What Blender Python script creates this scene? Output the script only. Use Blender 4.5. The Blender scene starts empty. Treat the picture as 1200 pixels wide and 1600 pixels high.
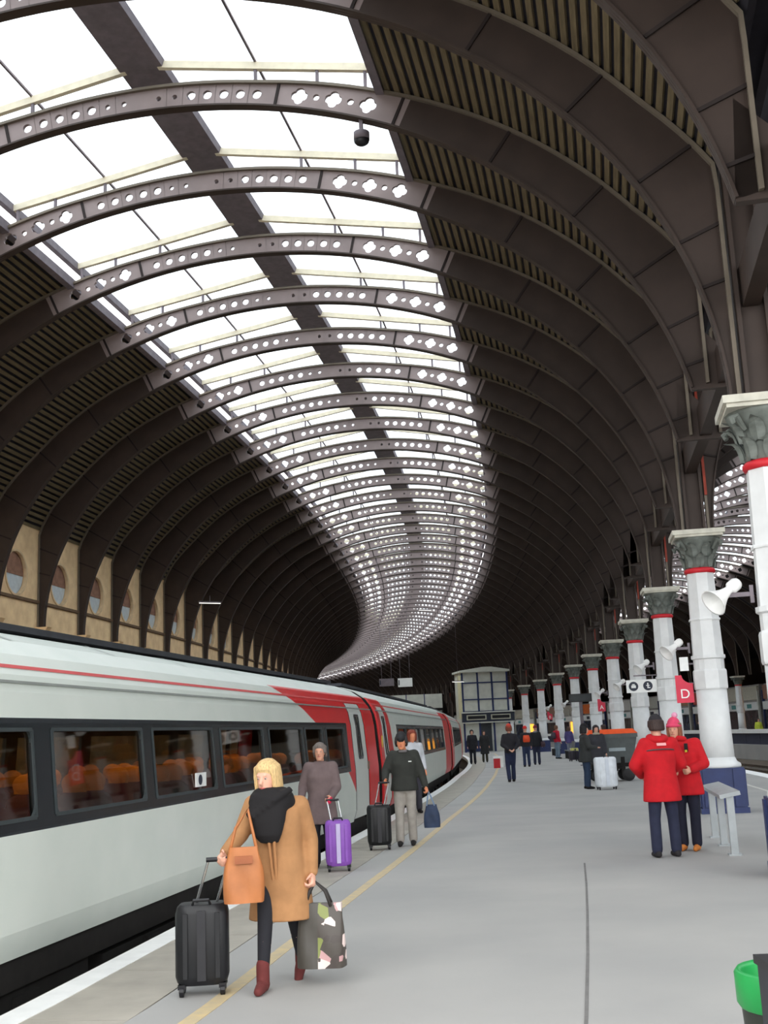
import bpy, math, random
from mathutils import Matrix, Vector
random.seed(7)
pi = math.pi
sc = bpy.context.scene
COL = sc.collection

# ---------------------------------------------------------------- camera, sky, exposure
EYE = 1.66
PITCH, ROLL = 0.19634, -0.04429
cam_d = bpy.data.cameras.new('camera'); cam = bpy.data.objects.new('camera', cam_d); COL.objects.link(cam)
cam_d.sensor_fit = 'VERTICAL'; cam_d.sensor_height = 24.0; cam_d.lens = 24.0 * 1757.8 / 1600.0
cam_d.clip_start = 0.1; cam_d.clip_end = 1000
_r = Vector((1, 0, 0)); _u = Vector((0, -math.sin(PITCH), math.cos(PITCH))); _f = Vector((0, math.cos(PITCH), math.sin(PITCH)))
_R = _r * math.cos(ROLL) + _u * math.sin(ROLL); _U = _u * math.cos(ROLL) - _r * math.sin(ROLL)
_m = Matrix((_R, _U, -_f)).transposed().to_4x4(); _m.translation = (0, 0, EYE)
cam.matrix_world = _m
sc.camera = cam
w = bpy.data.worlds.new('overcast_sky'); sc.world = w; w.use_nodes = True
bgn = w.node_tree.nodes['Background']; bgn.inputs[0].default_value = (1.0, 1.0, 1.0, 1); bgn.inputs[1].default_value = 1.0
sc.view_settings.view_transform = 'Standard'; sc.view_settings.look = 'None'; sc.view_settings.gamma = 1.0
sc.view_settings.use_curve_mapping = False
sc.view_settings.exposure = 1.95

# ---------------------------------------------------------------- the curved plan of the station: s along, o across, z up
CX, CY, RR, TH = -366.56, 83.327, 377.69, 0.18815
def W(s, o=0.0, z=0.0):
    a = -TH + s / RR
    return Vector((CX + (RR + o) * math.cos(a), CY + (RR + o) * math.sin(a), z))
def ANG(s): return -TH + s / RR
def lerp_tab(tab, s):
    if s <= tab[0][0]: return tab[0][1]
    for (a, b), (c, d) in zip(tab, tab[1:]):
        if s <= c: return b + (d - b) * (s - a) / (c - a)
    return tab[-1][1]

# ---------------------------------------------------------------- materials
MATS = {}
def mat(name, col, rough=0.7, var=0.12, scale=6.0, bump=0.0, metal=0.0, spec=0.4, col2=None, stretch=None):
    if name in MATS: return MATS[name]
    m = bpy.data.materials.new(name); m.use_nodes = True; nt = m.node_tree; N = nt.nodes; L = nt.links
    b = N['Principled BSDF']; b.inputs['Roughness'].default_value = rough; b.inputs['Metallic'].default_value = metal
    b.inputs['Specular IOR Level'].default_value = spec
    tc = N.new('ShaderNodeTexCoord'); nz = N.new('ShaderNodeTexNoise'); nz.inputs['Scale'].default_value = scale; nz.inputs['Detail'].default_value = 5
    src = tc.outputs['Object']
    if stretch:
        mp = N.new('ShaderNodeMapping'); mp.inputs['Scale'].default_value = stretch; L.new(src, mp.inputs[0]); src = mp.outputs[0]
    L.new(src, nz.inputs['Vector'])
    mx = N.new('ShaderNodeMix'); mx.data_type = 'RGBA'
    c2 = col2 or tuple(c * (1 - 2 * var) for c in col)
    c1 = col if col2 else tuple(min(1, c * (1 + var)) for c in col)
    rp = N.new('ShaderNodeMapRange'); rp.inputs['From Min'].default_value = 0.3; rp.inputs['From Max'].default_value = 0.7
    L.new(nz.outputs['Fac'], rp.inputs['Value']); L.new(rp.outputs[0], mx.inputs['Factor'])
    mx.inputs['A'].default_value = (*c2, 1); mx.inputs['B'].default_value = (*c1, 1)
    L.new(mx.outputs['Result'], b.inputs['Base Color'])
    if bump:
        bp = N.new('ShaderNodeBump'); bp.inputs['Strength'].default_value = bump; bp.inputs['Distance'].default_value = 0.02
        L.new(nz.outputs['Fac'], bp.inputs['Height']); L.new(bp.outputs[0], b.inputs['Normal'])
    MATS[name] = m
    return m
def emit(name, col, strength):
    if name in MATS: return MATS[name]
    m = mat(name, col, 0.6, 0.03); b = m.node_tree.nodes['Principled BSDF']
    b.inputs['Emission Color'].default_value = (*col, 1); b.inputs['Emission Strength'].default_value = strength
    return m
def glass(name, tint, gloss=0.12, rough=0.05):
    if name in MATS: return MATS[name]
    m = bpy.data.materials.new(name); m.use_nodes = True; nt = m.node_tree; N = nt.nodes; L = nt.links
    N.remove(N['Principled BSDF']); out = N['Material Output']
    t = N.new('ShaderNodeBsdfTransparent'); g = N.new('ShaderNodeBsdfGlossy'); g.inputs['Roughness'].default_value = rough
    nz = N.new('ShaderNodeTexNoise'); nz.inputs['Scale'].default_value = 1.5
    mx = N.new('ShaderNodeMix'); mx.data_type = 'RGBA'; L.new(nz.outputs['Fac'], mx.inputs['Factor'])
    mx.inputs['A'].default_value = (*[c * 0.88 for c in tint], 1); mx.inputs['B'].default_value = (*tint, 1)
    L.new(mx.outputs['Result'], t.inputs['Color'])
    lw = N.new('ShaderNodeLayerWeight'); lw.inputs['Blend'].default_value = 0.5
    pw = N.new('ShaderNodeMath'); pw.operation = 'POWER'; pw.inputs[1].default_value = 4.0; L.new(lw.outputs['Facing'], pw.inputs[0])
    ad = N.new('ShaderNodeMath'); ad.operation = 'MULTIPLY_ADD'; ad.use_clamp = True; ad.inputs[1].default_value = 0.6; ad.inputs[2].default_value = gloss
    L.new(pw.outputs[0], ad.inputs[0])
    ms = N.new('ShaderNodeMixShader'); L.new(ad.outputs[0], ms.inputs[0]); L.new(t.outputs[0], ms.inputs[1]); L.new(g.outputs[0], ms.inputs[2])
    L.new(ms.outputs[0], out.inputs['Surface'])
    MATS[name] = m
    return m
def sr(r, g, b):   # sRGB 0-255 -> linear
    f = lambda c: (c / 255 / 12.92) if c / 255 <= 0.04045 else ((c / 255 + 0.055) / 1.055) ** 2.4
    return (f(r), f(g), f(b))

# ---------------------------------------------------------------- mesh collector
class MB:
    def __init__(self): self.v = []; self.f = []; self.mi = []; self.cur = 0
    def quad(self, *p):
        n = len(self.v); self.v += [tuple(q) for q in p]; self.f.append(tuple(range(n, n + len(p)))); self.mi.append(self.cur)
    def grid(self, rows, close_u=False, close_v=False):   # rows: list of equal point lists
        n = len(self.v); R = len(rows); C = len(rows[0])
        for r in rows: self.v += [tuple(q) for q in r]
        for i in range(R if close_u else R - 1):
            for j in range(C if close_v else C - 1):
                a = i; b = (i + 1) % R; c = j; d = (j + 1) % C
                self.f.append((n + a * C + c, n + a * C + d, n + b * C + d, n + b * C + c)); self.mi.append(self.cur)
    def box(self, c, s, rot=None, taper=1.0):
        x, y, z = (k / 2 for k in s); P = []
        for dz, t in ((-z, 1.0), (z, taper)):
            for dx, dy in ((-x, -y), (x, -y), (x, y), (-x, y)): P.append(Vector((dx * t, dy * t, dz)))
        if rot is not None: P = [rot @ p for p in P]
        P = [p + Vector(c) for p in P]; n = len(self.v); self.v += [tuple(p) for p in P]
        for f in ((3, 2, 1, 0), (4, 5, 6, 7), (0, 1, 5, 4), (1, 2, 6, 5), (2, 3, 7, 6), (3, 0, 4, 7)):
            self.f.append(tuple(n + i for i in f)); self.mi.append(self.cur)
    def hexa(self, P):
        n = len(self.v); self.v += [tuple(p) for p in P]
        for f in ((3, 2, 1, 0), (4, 5, 6, 7), (0, 1, 5, 4), (1, 2, 6, 5), (2, 3, 7, 6), (3, 0, 4, 7)):
            self.f.append(tuple(n + i for i in f)); self.mi.append(self.cur)
    def bar(self, a, b, w, h=None, up=(0, 0, 1)):
        a = Vector(a); b = Vector(b); h = h or w; d = (b - a).normalized(); u = Vector(up)
        if abs(d.dot(u)) > 0.95: u = Vector((0, 1, 0)) if abs(d.y) < 0.9 else Vector((1, 0, 0))
        x = d.cross(u).normalized() * (w / 2); y = x.cross(d).normalized() * (h / 2)
        self.hexa([a - x - y, a + x - y, a + x + y, a - x + y, b - x - y, b + x - y, b + x + y, b - x + y])
    def lathe(self, prof, n=16, c=(0, 0, 0), cap=True, sq=None, rot0=0.0):
        rows = []
        for r, z in prof:
            row = []
            for i in range(n):
                a = rot0 + 2 * pi * i / n
                row.append((c[0] + r * math.cos(a), c[1] + r * math.sin(a), c[2] + z))
            rows.append(row)
        self.grid(rows, close_v=True)
        if cap:
            k = len(self.v)
            self.f.append(tuple(reversed(range(k - n * len(prof), k - n * len(prof) + n)))); self.mi.append(self.cur)
            self.f.append(tuple(range(k - n, k))); self.mi.append(self.cur)
    def tube(self, pts, r, n=8, cap=True):
        pts = [Vector(p) for p in pts]; rr = r if isinstance(r, (list, tuple)) else [r] * len(pts); rows = []
        pu = None
        for i, p in enumerate(pts):
            d = (pts[min(i + 1, len(pts) - 1)] - pts[max(i - 1, 0)]).normalized()
            u = pu if pu is not None else (Vector((0, 0, 1)) if abs(d.z) < 0.9 else Vector((0, 1, 0)))
            x = d.cross(u)
            if x.length < 1e-4: x = d.cross(Vector((1, 0, 0)))
            x.normalize(); y = x.cross(d).normalized(); pu = y
            rows.append([p + (x * math.cos(2 * pi * k / n) + y * math.sin(2 * pi * k / n)) * rr[i] for k in range(n)])
        self.grid(rows, close_v=True)
        if cap:
            k = len(self.v)
            self.f.append(tuple(range(k - n * len(pts), k - n * len(pts) + n))); self.mi.append(self.cur)
            self.f.append(tuple(reversed(range(k - n, k)))); self.mi.append(self.cur)
    def ball(self, c, r, n=12, m=8):
        r = r if isinstance(r, (list, tuple)) else (r, r, r)
        rows = []
        for i in range(m + 1):
            t = pi * i / m; q = max(math.sin(t), 1e-3)
            rows.append([(c[0] + r[0] * q * math.cos(2 * pi * k / n), c[1] + r[1] * q * math.sin(2 * pi * k / n), c[2] - r[2] * math.cos(t)) for k in range(n)])
        self.grid(rows, close_v=True)
    def prism(self, poly, y0, y1, axes='xz'):   # polygon in (x,z) extruded along y
        if axes == 'xz': A = [(p[0], y0, p[1]) for p in poly]; B = [(p[0], y1, p[1]) for p in poly]
        elif axes == 'xy': A = [(p[0], p[1], y0) for p in poly]; B = [(p[0], p[1], y1) for p in poly]
        else: A = [(y0, p[0], p[1]) for p in poly]; B = [(y1, p[0], p[1]) for p in poly]
        n = len(self.v); k = len(poly); self.v += A + B
        self.f.append(tuple(range(n, n + k))); self.f.append(tuple(reversed(range(n + k, n + 2 * k)))); self.mi += [self.cur] * 2
        for i in range(k):
            j = (i + 1) % k; self.f.append((n + i, n + k + i, n + k + j, n + j)); self.mi.append(self.cur)
    def mesh(self, name, mats, smooth=False):
        me = bpy.data.meshes.new(name); me.from_pydata(self.v, [], self.f)
        for m in (mats if isinstance(mats, (list, tuple)) else [mats]): me.materials.append(m)
        if any(self.mi): me.polygons.foreach_set('material_index', self.mi)
        if smooth: me.polygons.foreach_set('use_smooth', [True] * len(me.polygons))
        me.validate(); me.update()
        import bmesh as _b
        bm = _b.new(); bm.from_mesh(me); _b.ops.recalc_face_normals(bm, faces=bm.faces); bm.to_mesh(me); bm.free()
        return me
    def build(self, name, mats, parent=None, smooth=False):
        return link(name, self.mesh(name, mats, smooth), parent)
def link(name, data, parent=None, loc=None, rz=None):
    o = bpy.data.objects.new(name, data); COL.objects.link(o)
    if parent is not None: o.parent = parent
    if loc is not None: o.location = loc
    if rz is not None: o.rotation_euler = (0, 0, rz)
    return o
def tag(o, label=None, cat=None, group=None, kind=None):
    if label: o['label'] = label
    if cat: o['category'] = cat
    if group: o['group'] = group
    if kind: o['kind'] = kind
    return o
def thing(name, label, cat, loc=(0, 0, 0), rz=0.0, group=None):
    return tag(link(name, None, None, loc, rz), label, cat, group)
def struct(name, label, cat=None):
    return tag(link(name, None), label, cat or name.split('_')[0], kind='structure')
def copy_tree(o, parent=None):
    c = o.copy(); COL.objects.link(c)
    if parent is not None: c.parent = parent
    for ch in o.children: copy_tree(ch, c)
    return c
def at_s(o, s, off=0.0, z=0.0):
    o.location = W(s, off, z); o.rotation_euler = (0, 0, ANG(s)); return o
def stroke(mb, poly, s0, s1, step=2.0):   # sweep an (o,z) polygon along s; poly entries may be functions of s
    n = max(1, int(math.ceil((s1 - s0) / step))); rows = []
    for i in range(n + 1):
        s = s0 + (s1 - s0) * i / n
        rows.append([W(s, p[0](s) if callable(p[0]) else p[0], p[1]) for p in poly])
    mb.grid(rows, close_v=True)
    mb.quad(*rows[0]); mb.quad(*reversed(rows[-1]))

# paints
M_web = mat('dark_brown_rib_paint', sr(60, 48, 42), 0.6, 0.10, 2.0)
M_crown = mat('glare_lightened_rib_paint', sr(144, 130, 128), 0.55, 0.08, 2.0)  # guessed taupe, lightened so the colour carries glare from the glazing
M_edge = mat('pale_rib_flange_paint', sr(112, 103, 90), 0.55, 0.08, 3.0)
M_seam = mat('dark_rib_seam_paint', sr(40, 32, 30), 0.8, 0.1)  # darker brown for the splice bars across the web
M_board = mat('olive_roof_board', sr(116, 103, 78), 0.75, 0.15, 4.0, stretch=(6, 0.6, 6))
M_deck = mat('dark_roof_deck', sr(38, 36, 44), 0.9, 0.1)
M_cream = mat('cream_rafter_paint', sr(236, 226, 200), 0.5, 0.06)
M_ridge = mat('ridge_board_grey', sr(120, 112, 118), 0.7, 0.1)
M_pane = glass('roof_glass', (0.86, 0.90, 0.93), 0.02)
M_stone = mat('sandstone_wall', sr(250, 220, 172), 0.85, 0.0, 2.2, 0.25, col2=sr(224, 190, 146))
M_white = mat('white_column_paint', sr(226, 228, 228), 0.45, 0.05, 3.0)
M_blue = mat('navy_blue_paint', sr(38, 52, 98), 0.45, 0.08)
M_red = mat('signal_red_paint', sr(200, 32, 44), 0.5, 0.05)
M_cap = mat('grey_green_capital_paint', sr(112, 118, 112), 0.7, 0.15, 8.0)
M_black = mat('black_gloss', sr(22, 22, 26), 0.4, 0.1)
M_plat = mat('platform_asphalt', sr(175, 173, 169), 0.85, 0.0, 0.45, 0.05, col2=sr(158, 157, 155))
M_cope = mat('coping_stone', sr(172, 166, 155), 0.85, 0.07, 3.0, 0.1)
M_line = mat('white_line_paint', sr(248, 248, 246), 0.6, 0.04, 5.0)
M_yel = mat('worn_yellow_line_paint', sr(208, 186, 140), 0.7, 0.0, 9.0, col2=sr(186, 172, 146))
M_ballast = mat('track_ballast', sr(96, 84, 72), 0.95, 0.3, 20.0, 0.6)
M_rail = mat('rail_steel', sr(120, 105, 92), 0.4, 0.15, metal=0.6)
M_sleeper = mat('concrete_sleeper', sr(112, 106, 98), 0.9, 0.1)
M_brickdark = mat('sooty_brick', sr(66, 56, 50), 0.95, 0.2, 8.0, 0.3)

# ================================================================ ROOF
OC = -8.95                      # offset of the crown from the column row
SP = 9.14 / 3                   # rib spacing
EA, EB, EZ = 8.6, 6.92, 5.2     # inner ellipse of a rib
DEPTH = [(0, .45), (2, .45), (4, .56), (5.5, .66), (7.3, .76), (7.9, .9), (8.6, .9)]
def rib_pt(phi, v, dw):
    EA = 8.85 if dw > 8.9 else 8.6       # the wall side springs a little wider
    """phi 0 = springing, pi/2 = crown; v 0 inner, 1 outer; dw = outer plumb line. returns (d, z) d>=0"""
    d = EA * math.cos(phi); z = EZ + EB * math.sin(phi)
    nx, nz = math.cos(phi) / EA, math.sin(phi) / EB; q = math.hypot(nx, nz); nx /= q; nz /= q
    t = lerp_tab(DEPTH, d)
    if d + nx * t > dw: t = (dw - d) / nx
    return d + nx * t * v, z + nz * t * v
def phi_of_d(d): return math.acos(max(-1, min(1, d / EA)))
def phi_of_z(z): return math.asin((z - EZ) / EB)

def half_web(mb, sgn, phi0, dw, T=0.03):
    """one half of the pierced web plate from phi0 (foot) to the crown; local x = o, y = along, z"""
    P = lambda phi, v: (lambda q: (OC + sgn * q[0], q[1]))(rib_pt(phi, v, dw))
    holes = [(0.30 + 0.28 * i, 0.045 if i < 2 else 0.08) for i in range(7)] + [(2.68 + 0.275 * i, 0.145 if i % 2 == 0 else 0.055) for i in range(5)]
    cuts = []
    for d, r in holes: cuts.append((phi_of_d(d + 0.137), phi_of_d(d - 0.137), r, d))
    cuts.sort()
    segs = []; cur = phi0
    for a, b, r, d in cuts:
        a = max(a, cur)
        if a - cur > 1e-3:
            n = max(1, int((a - cur) / 0.055))
            for i in range(n): segs.append((cur + (a - cur) * i / n, cur + (a - cur) * (i + 1) / n, None, None))
        segs.append((a, b, r, d)); cur = b
    if pi / 2 - cur > 1e-3: segs.append((cur, pi / 2, None, None))
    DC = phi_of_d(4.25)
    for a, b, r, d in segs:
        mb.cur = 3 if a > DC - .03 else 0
        if r is None:
            A, B, C, D = P(a, 0), P(b, 0), P(b, 1), P(a, 1)
            mb.quad(*[(p[0], -T, p[1]) for p in (A, B, C, D)]); mb.quad(*[(p[0], T, p[1]) for p in (D, C, B, A)])
        else:
            N = 24 if r > .11 else 16; ring = []; edge = []
            ph = (a + b) / 2; c0 = P(ph, 0); c1 = P(ph, 1); dep = math.hypot(c1[0] - c0[0], c1[1] - c0[1])
            wid = math.hypot(P(b, .5)[0] - P(a, .5)[0], P(b, .5)[1] - P(a, .5)[1])
            quat = r > 0.11
            for k in range(N):
                t = 2 * pi * (k + (0 if r > .11 else 0.5)) / N; ct, st = math.cos(t), math.sin(t)
                rr = r * max(abs(ct), abs(st)) ** .8 if quat else r
                q = min(rr, wid * 0.485)
                ring.append(P(ph + (b - a) * (q * ct / wid), 0.5 + rr * st / dep))
                m = max(abs(ct), abs(st)); edge.append(P(ph + (b - a) * 0.5 * ct / m, 0.5 + 0.5 * st / m))
            for k in range(N):
                j = (k + 1) % N
                e0, e1, r0, r1 = edge[k], edge[j], ring[k], ring[j]
                mb.quad(*[(p[0], -T, p[1]) for p in (e0, e1, r1, r0)]); mb.quad(*[(p[0], T, p[1]) for p in (r0, r1, e1, e0)])
                mb.quad((r0[0], -T, r0[1]), (r1[0], -T, r1[1]), (r1[0], T, r1[1]), (r0[0], T, r0[1]))
            for t0, t1 in ((a, a),):
                pass
            # the four cell corners between the sampled edge points
            for (va, vb) in ((a, 0), (b, 0), (b, 1), (a, 1)):
                cpt = P(va, vb); near = sorted(range(N), key=lambda k: (edge[k][0] - cpt[0]) ** 2 + (edge[k][1] - cpt[1]) ** 2)[:2]
                e0, e1 = edge[near[0]], edge[near[1]]
                mb.quad((e0[0], -T, e0[1]), (cpt[0], -T, cpt[1]), (e1[0], -T, e1[1])); mb.quad((e0[0], T, e0[1]), (e1[0], T, e1[1]), (cpt[0], T, cpt[1]))
def half_flange(mb, sgn, phi0, dw, v, y0, y1, th, n=44, phi1=pi / 2):
    rows = []
    for i in range(n + 1):
        ph = phi0 + (phi1 - phi0) * i / n
        d, z = rib_pt(ph, v, dw); d2, z2 = rib_pt(ph, 1 - v, dw); q = math.hypot(d2 - d, z2 - z) or 1
        nx, nz = (d2 - d) / q, (z2 - z) / q
        a = (OC + sgn * (d - nx * 0.0), z - nz * 0.0); b = (OC + sgn * (d + nx * th), z + nz * th)
        rows.append([(a[0], y0, a[1]), (a[0], y1, a[1]), (b[0], y1, b[1]), (b[0], y0, b[1])])
    mb.grid(rows, close_v=True); mb.quad(*rows[0]); mb.quad(*reversed(rows[-1]))
def half_seams(mb, sgn, phi0, dw):
    ds = [2.32, 4.25, 5.75, 6.95, 7.75]; phis = [phi_of_d(d) for d in ds] + [phi_of_z(7.35), phi_of_z(6.75)]
    for ph in phis:
        if ph <= phi0 + 0.02: continue
        e = 0.022 / 8.0
        pts = [rib_pt(ph - e, .06, dw), rib_pt(ph + e, .06, dw), rib_pt(ph + e, .94, dw), rib_pt(ph - e, .94, dw)]
        mb.hexa([(OC + sgn * p[0], -0.055, p[1]) for p in pts] + [(OC + sgn * p[0], 0.055, p[1]) for p in pts])
DWL, DWR = 9.05, 8.73
def make_rib(right_z, mirror=False):
    k = -1 if mirror else 1
    pl, pr = phi_of_z(5.24), phi_of_z(right_z)
    mb = MB()
    for sg, p0, dw in ((-1, pl, DWL), (1, pr, DWR)):
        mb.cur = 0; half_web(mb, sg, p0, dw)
        mb.cur = 0; half_flange(mb, sg, p0, dw, 0.0, -0.09, 0.09, 0.03)
        mb.cur = 1; half_flange(mb, sg, p0 if sg > 0 else p0, dw, 1.0, -0.09, 0.05, 0.05)
        mb.cur = 2; half_seams(mb, sg, p0, dw)
    if mirror: mb.v = [(-v[0], v[1], v[2]) for v in mb.v]
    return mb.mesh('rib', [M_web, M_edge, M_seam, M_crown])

ceiling = struct('ceiling', 'curved arched train shed roof of pierced iron ribs and glazed lantern', 'roof')
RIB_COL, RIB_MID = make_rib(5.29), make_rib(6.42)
S_FIRST, S_LAST = -4, 74  # shed cut short behind the camera, open end added to let skylight in
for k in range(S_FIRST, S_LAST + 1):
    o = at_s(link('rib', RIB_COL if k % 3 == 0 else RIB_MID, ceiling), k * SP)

# timber deck with boards between the ribs, both flanks
def outer_curve(dw, d0=4.12):
    pts = []; ph = phi_of_d(3.6)
    while True:
        d, z = rib_pt(ph, 1.0, dw)
        if d >= d0: pts.append((d, z))
        if d > dw - 0.012: break
        ph -= 0.004
    return pts
def resample(pts, pitch):
    out = []; acc = 0.0; nxt = pitch / 2
    for (a, b), (c, d) in zip(pts, pts[1:]):
        l = math.hypot(c - a, d - b)
        while nxt <= acc + l:
            t = (nxt - acc) / l; out.append((a + (c - a) * t, b + (d - b) * t, (c - a) / l, (d - b) / l)); nxt += pitch
        acc += l
    return out
def board_specs(dw): return resample(outer_curve(dw), 0.172)
def add_board(mb, p, sgn, L, k=1):
    d, z, tx, tz = p; nx, nz = -tz, tx
    if nx < 0: nx, nz = -nx, -nz
    P = []
    for y in (0.07, L - 0.07):
        for u, v in ((-.047, .005), (.047, .005), (.047, .045), (-.047, .045)):
            P.append((k * (OC + sgn * (d + tx * u + nx * v)), y, z + tz * u + nz * v))
    mb.hexa(P)
def deck_mesh(mb, sgn, dw, s0, s1, k=1, th=0.10):
    crv = [(d, z) for d, z in outer_curve(dw)][::6] + [outer_curve(dw)[-1]]
    inner = []; outer = []
    for i, (d, z) in enumerate(crv):
        a = crv[max(i - 1, 0)]; b = crv[min(i + 1, len(crv) - 1)]; tx, tz = b[0] - a[0], b[1] - a[1]; l = math.hypot(tx, tz) or 1
        nx, nz = abs(tz) / l, abs(tx) / l
        inner.append((d + nx * .05, z + nz * .05)); outer.append((d + nx * (.05 + th), z + nz * (.05 + th)))
    poly = inner + outer[::-1]
    n = int((s1 - s0) / SP + .5); rows = []
    for i in range(n + 1):
        s = s0 + (s1 - s0) * i / n
        rows.append([W(s, k * (OC + sgn * d), z) for d, z in poly])
    mb.grid(rows, close_v=True); mb.quad(*rows[0]); mb.quad(*reversed(rows[-1]))
for sg, dw in ((-1, DWL), (1, DWR)):
    mb = MB(); deck_mesh(mb, sg, dw, S_FIRST * SP, S_LAST * SP); mb.build('roof_deck', M_deck, ceiling)
specs = {1: board_specs(DWR), -1: board_specs(DWL)}
one = {}
for sg in (1, -1):
    for i, p in enumerate(specs[sg]):
        mb = MB(); add_board(mb, p, sg, SP); one[sg, i] = mb.mesh('board', M_board)
whole = {}
for sg in (1, -1):
    mb = MB()
    for p in specs[sg]: add_board(mb, p, sg, SP)
    whole[sg] = mb.mesh('roof_boards', M_board)
picked = {1: {-1, 0, 1, 2, 3}, -1: {3, 4, 5, 6}}      # the bays whose boards show largest
for k in range(S_FIRST, S_LAST):
    for sg in (1, -1):
        if k in picked[sg]:
            for i in range(len(specs[sg])): at_s(link('board', one[sg, i], ceiling), k * SP)
        else:
            o = at_s(link('roof_boards', whole[sg], ceiling), k * SP); o['kind'] = 'stuff'

# glazed lantern on posts above the ribs
ZE, ZR, DE = 12.34, 13.04, 3.95
def raf(d): return ZR + (ZE - ZR) * d / DE
mb = MB()
for sg in (1, -1): mb.bar((OC + sg * .30, 0, raf(.30)), (OC + sg * (DE + .08), 0, raf(DE + .08)), .09, .13, up=(0, 0, 1))
RAFTER = mb.mesh('rafter', M_cream)
mb = MB()
for sg in (1, -1):
    for d in (2.0, 3.05, 3.85):
        zz = rib_pt(phi_of_d(d), 1, DWR)[1]; mb.bar((OC + sg * d, 0, zz - .03), (OC + sg * d, 0, raf(d)), .05, .05)
        mb.bar((OC + sg * (d - .11), 0, zz + .02), (OC + sg * (d + .11), 0, zz + .02), .05, .04)
POST = mb.mesh('lantern_post', M_ridge)
PANES = []
for sg in (1, -1):
    for a, b in ((.40, 1.98), (2.04, 3.95)):
        mb = MB(); z = .075
        P = [(OC + sg * a, .05, raf(a) + z), (OC + sg * b, .05, raf(b) + z), (OC + sg * b, SP - .05, raf(b) + z), (OC + sg * a, SP - .05, raf(a) + z)]
        mb.hexa(P + [(p[0], p[1], p[2] + .012) for p in P]); PANES.append(mb.mesh('glass_pane', M_pane))
for k in range(S_FIRST, S_LAST + 1):
    at_s(link('rafter', RAFTER, ceiling), k * SP); at_s(link('lantern_post', POST, ceiling), k * SP)
    if k < S_LAST:
        for p in PANES: at_s(link('glass_pane', p, ceiling), k * SP)
s0, s1 = S_FIRST * SP, S_LAST * SP
mb = MB(); stroke(mb, [(OC - .38, 12.93), (OC + .38, 12.93), (OC + .42, 13.05), (OC, 13.2), (OC - .42, 13.05)], s0, s1, SP); mb.build('ridge_board', M_ridge, ceiling)
for sg in (1, -1):
    mb = MB(); a, b = OC + sg * 1.99, OC + sg * 2.03
    stroke(mb, [(a, raf(2) + .055), (b, raf(2) + .055), (b, raf(2) + .10), (a, raf(2) + .10)], s0, s1, SP); mb.build('glazing_purlin', M_ridge, ceiling)
    mb = MB(); a, b = OC + sg * 3.93, OC + sg * 4.05
    stroke(mb, [(a, ZE - .08), (b, ZE - .08), (b, ZE + .09), (a, ZE + .09)], s0, s1, SP); mb.build('eaves_beam', M_ridge, ceiling)
    zz = outer_curve(DWR)[0][1]; mb = MB(); a, b = OC + sg * 4.02, OC + sg * 4.16
    stroke(mb, [(a, zz - .05), (b, zz - .07), (b, zz + .16), (a, zz + .16)], s0, s1, SP); mb.build('deck_kerb', M_ridge, ceiling)

# the neighbouring vault beyond the column row
ceil2 = struct('ceiling_neighbour', 'darker neighbouring arched vault beyond the column row', 'roof')
ceil2.name = 'ceiling.001'
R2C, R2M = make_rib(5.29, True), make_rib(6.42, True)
B2 = {}
for sg in (1, -1):
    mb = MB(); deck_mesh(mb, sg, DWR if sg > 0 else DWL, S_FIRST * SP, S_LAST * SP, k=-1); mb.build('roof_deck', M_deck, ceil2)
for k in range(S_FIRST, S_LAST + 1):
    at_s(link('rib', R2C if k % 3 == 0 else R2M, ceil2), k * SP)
mb = MB(); stroke(mb, [(-OC - .38, 12.93), (-OC + .38, 12.93), (-OC + .42, 13.05), (-OC - .42, 13.05)], S_FIRST * SP, S_LAST * SP, SP); mb.build('ridge_board', M_ridge, ceil2)
for sg in (1, -1):
    mb = MB()
    P = [(-OC + sg * .4, raf(.4) + .07), (-OC + sg * 3.95, raf(3.95) + .07), (-OC + sg * 3.95, raf(3.95) + .085), (-OC + sg * .4, raf(.4) + .085)]
    stroke(mb, P, S_FIRST * SP, S_LAST * SP, SP); mb.build('glass_pane', M_pane, ceil2)

ceil3 = struct('ceiling_outer', 'dark outer vault over the far platform', 'roof'); ceil3.name = 'ceiling.002'
mb = MB(); P3 = []
for i in range(25):
    a = pi * i / 24; P3.append((27.0 - 9.1 * math.cos(a), 8.3 + 4.2 * math.sin(a)))
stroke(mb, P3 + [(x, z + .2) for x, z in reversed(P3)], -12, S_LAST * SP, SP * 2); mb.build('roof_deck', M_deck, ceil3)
wr = struct('wall_right', 'dim brick wall at the back of the far platform', 'wall')
mb = MB(); stroke(mb, [(36.0, -1), (36.4, -1), (36.4, 8.8), (36.0, 8.8)], -12, S_LAST * SP, SP * 2); mb.build('wall_base', M_brickdark, wr)
we = struct('wall_end', 'dark wall closing the far end of the shed', 'wall')
mb = MB(); mb.box((8.5, 0, 6), (56, .4, 15)); at_s(mb.build('wall_base', M_brickdark, we), S_LAST * SP + .5)

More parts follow.
